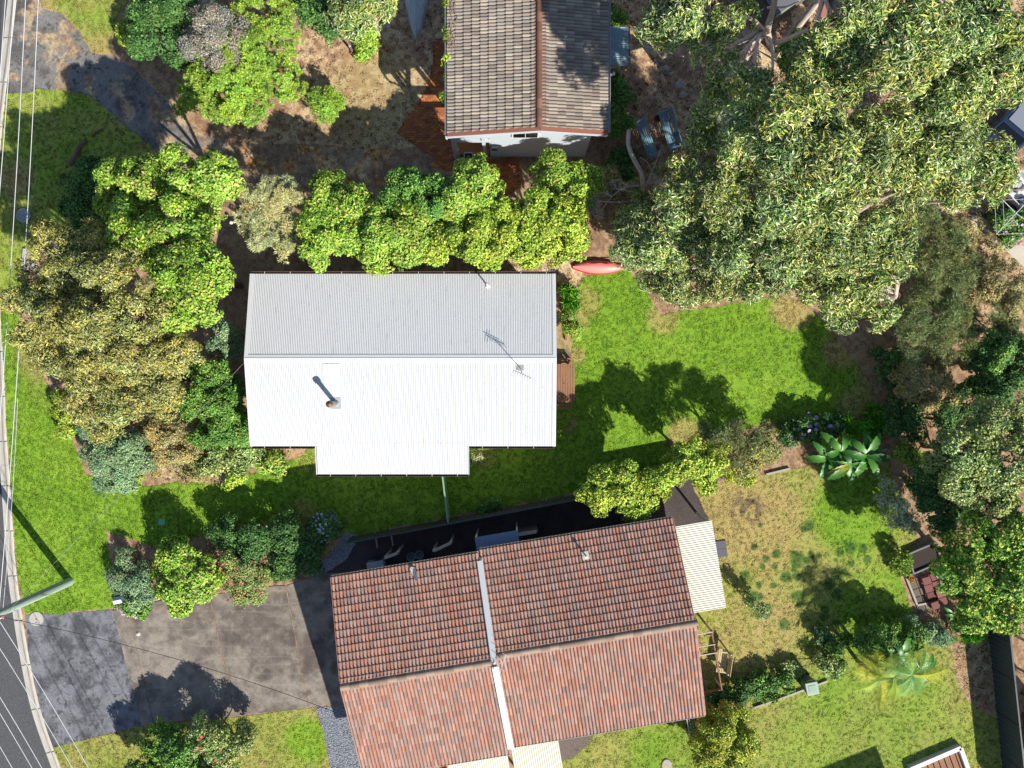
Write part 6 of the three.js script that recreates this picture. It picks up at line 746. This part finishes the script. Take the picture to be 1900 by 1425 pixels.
T('evergreen_shrub', 'dark mixed shrubs behind the yellow palm', 'shrub', 'green', [[1600, 1182, 26, 1.6], [1640, 1178, 26, 1.8], [1690, 1182, 24, 1.4], [1560, 1196, 18, 1.1], [1665, 1200, 20, 1.6]]);
T('low_plant', 'mixed low plants beside the wheelie bin', 'plant', 'dusk', [[1530, 1225, 18, 0.8], [1555, 1240, 14, 0.7], [1470, 1240, 16, 0.5]]);
// garden bed at the right wall of the white house
T('strappy_plant', 'spiky lime plant in the bed right of the white roof', 'plant', 'strap', [[1055, 548, 15, 0.9], [1062, 565, 12, 0.7]], { dens: 1.3 });
T('leafy_plant', 'bright green bedding plants right of the white roof', 'plant', 'lime', [[1058, 590, 13, 0.6], [1062, 612, 14, 0.6], [1070, 622, 10, 0.4]], { leaf: 0.6, dens: 1.6 });
T('low_plant', 'pale weedy plant at the inner corner below the white roof', 'plant', 'pale', [[886, 852, 10, 0.4], [876, 858, 6, 0.3]], { leaf: 0.6, dens: 1.4 });
T('low_plant', 'olive weed at the shaded end of the timber table', 'plant', 'bronze', [[1062, 785, 10, 0.5], [1055, 795, 8, 0.4]], { leaf: 0.6 });

// ---- plants with single large leaves
function blade(L, W, bend, n = 6, notch = 0) { // a long leaf along +z, bending down
  const pos = [], idx = [];
  for (let i = 0; i <= n; i++) { const t = i / n, w = W * Math.pow(Math.sin(Math.PI * Math.min(0.97, 0.06 + t * 0.94)), 0.65) * (notch && i % 2 ? 0.82 : 1), y = L * (0.5 * t - bend * t * t), z = L * t * (1 - 0.25 * bend * t); pos.push(-w, y + w * 0.28, z, 0, y, z, w, y + w * 0.28, z); }
  for (let i = 0; i < n; i++) for (let j = 0; j < 2; j++) { const a = i * 3 + j, b = a + 3; idx.push(a, b, a + 1, b, b + 1, a + 1); }
  const g = new THREE.BufferGeometry(); g.setAttribute('position', new THREE.Float32BufferAttribute(pos, 3)); g.setIndex(idx); g.computeVertexNormals(); return g;
}
const leafMat = c => { const m = new THREE.MeshPhysicalMaterial({ roughness: 0.45, side: THREE.DoubleSide, transmission: 0.25, thickness: 0 }); m.color.setRGB(...c); return m; };
const bigLeaf = [A(74, 150, 40, 1.5), A(56, 124, 34, 1.5), A(104, 172, 56, 1.5), A(196, 190, 50, 1.5)].map(leafMat);
function banana(label, spots, n, L, hgt) {
  const b0 = at(...spots[0]), t = thing('banana_plant', label, 'plant', b0);
  for (const s of spots) {
    const p = at(...s).sub(b0); part(t, 'stem', limbGeo([p.clone(), p.clone().add(V(0.03, hgt * 0.6, 0.02)), p.clone().add(V(0, hgt, 0))], 0.09, 0.05, 8), mat(A(150, 160, 80), 0.7));
    for (let i = 0; i < n; i++) { const l = L * rr(0.75, 1.15), g = blade(l, l * 0.15, rr(0.35, 1.0), 10, 1), m = part(t, 'leaf', g, rnd() < 0.08 ? bigLeaf[3] : bigLeaf[Math.floor(rnd() * 3)], p.clone().add(V(0, hgt * rr(0.8, 1.05), 0))); m.rotation.set(0, i / n * 6.283 + rr(-0.4, 0.4), 0); }
  }
}
banana('clump of banana plants with broad torn leaves at the lot boundary', [[1510, 845], [1545, 855], [1575, 840], [1530, 830]], 10, 1.3, 1.9);
banana('banana clump in the lower garden beside the yellow palm', [[1648, 1212], [1672, 1222], [1640, 1195]], 9, 1.1, 1.6);
banana('broad-leaved plant in the paver corner under the dappled tree', [[1757, 1135], [1768, 1150]], 5, 0.6, 0.6);
const frondM = [A(190, 190, 50, 0.9), A(142, 168, 50, 0.9), A(92, 138, 52, 0.9)].map(c => mat(c, 0.6, { side: THREE.DoubleSide }));
function palm(label, px, py, hgt, n, L, mi) {
  const t = thing('palm_tree', label, 'palm', at(px, py)); part(t, 'trunk', limbGeo([V(0, 0, 0), V(0.04, hgt * 0.5, 0), V(0, hgt, 0)], 0.1, 0.07, 8), barkBrown);
  const pos = [], one = (x, y, z, dx, dy, dz, w) => pos.push(x - w, y, z, x + w, y, z, x + dx, y + dy, z + dz);
  for (let i = 0; i < 30; i++) { const q = (i + 1) / 31, y = L * (0.45 * q - 0.75 * q * q), z = L * q * 0.92, l = L * 0.36 * Math.sin(Math.PI * (0.12 + 0.85 * q)); for (const s of [-1, 1]) { pos.push(0, y, z - 0.012, 0, y, z + 0.016, s * l, y - l * (0.2 + 0.3 * hsh(i, s, 2)), z + l * (0.45 + 0.25 * hsh(i, s, 3))); } one(0, y, z - L / 31, 0, 0, L / 16, 0.006); }
  const g = new THREE.BufferGeometry(); g.setAttribute('position', new THREE.Float32BufferAttribute(pos, 3)); g.computeVertexNormals();
  for (let i = 0; i < n; i++) { const m = part(t, 'frond', g, frondM[(mi + (rnd() < 0.3 ? 1 : 0)) % 3], V(0, hgt, 0)); m.rotation.set(rr(-0.55, 0.35), i / n * 6.283 + rr(-0.25, 0.25), 0, 'YXZ'); const s = rr(0.8, 1.1); m.scale.set(s, s, s); }
}
palm('yellow-green palm beside the lower banana clump', 1590, 1225, 2.2, 10, 1.35, 0);
palm('tall green palm rising above the dark mixed shrubs', 1628, 1205, 3.2, 10, 1.4, 2);
palm('slim palm left of the yellow palm', 1600, 1212, 3, 11, 1.1, 1);
palm('dark palm beyond the dark metal fence', 1896, 1285, 1.6, 12, 1.0, 2);
renderer.setSize(1024, 768);
renderer.render(scene, camera);
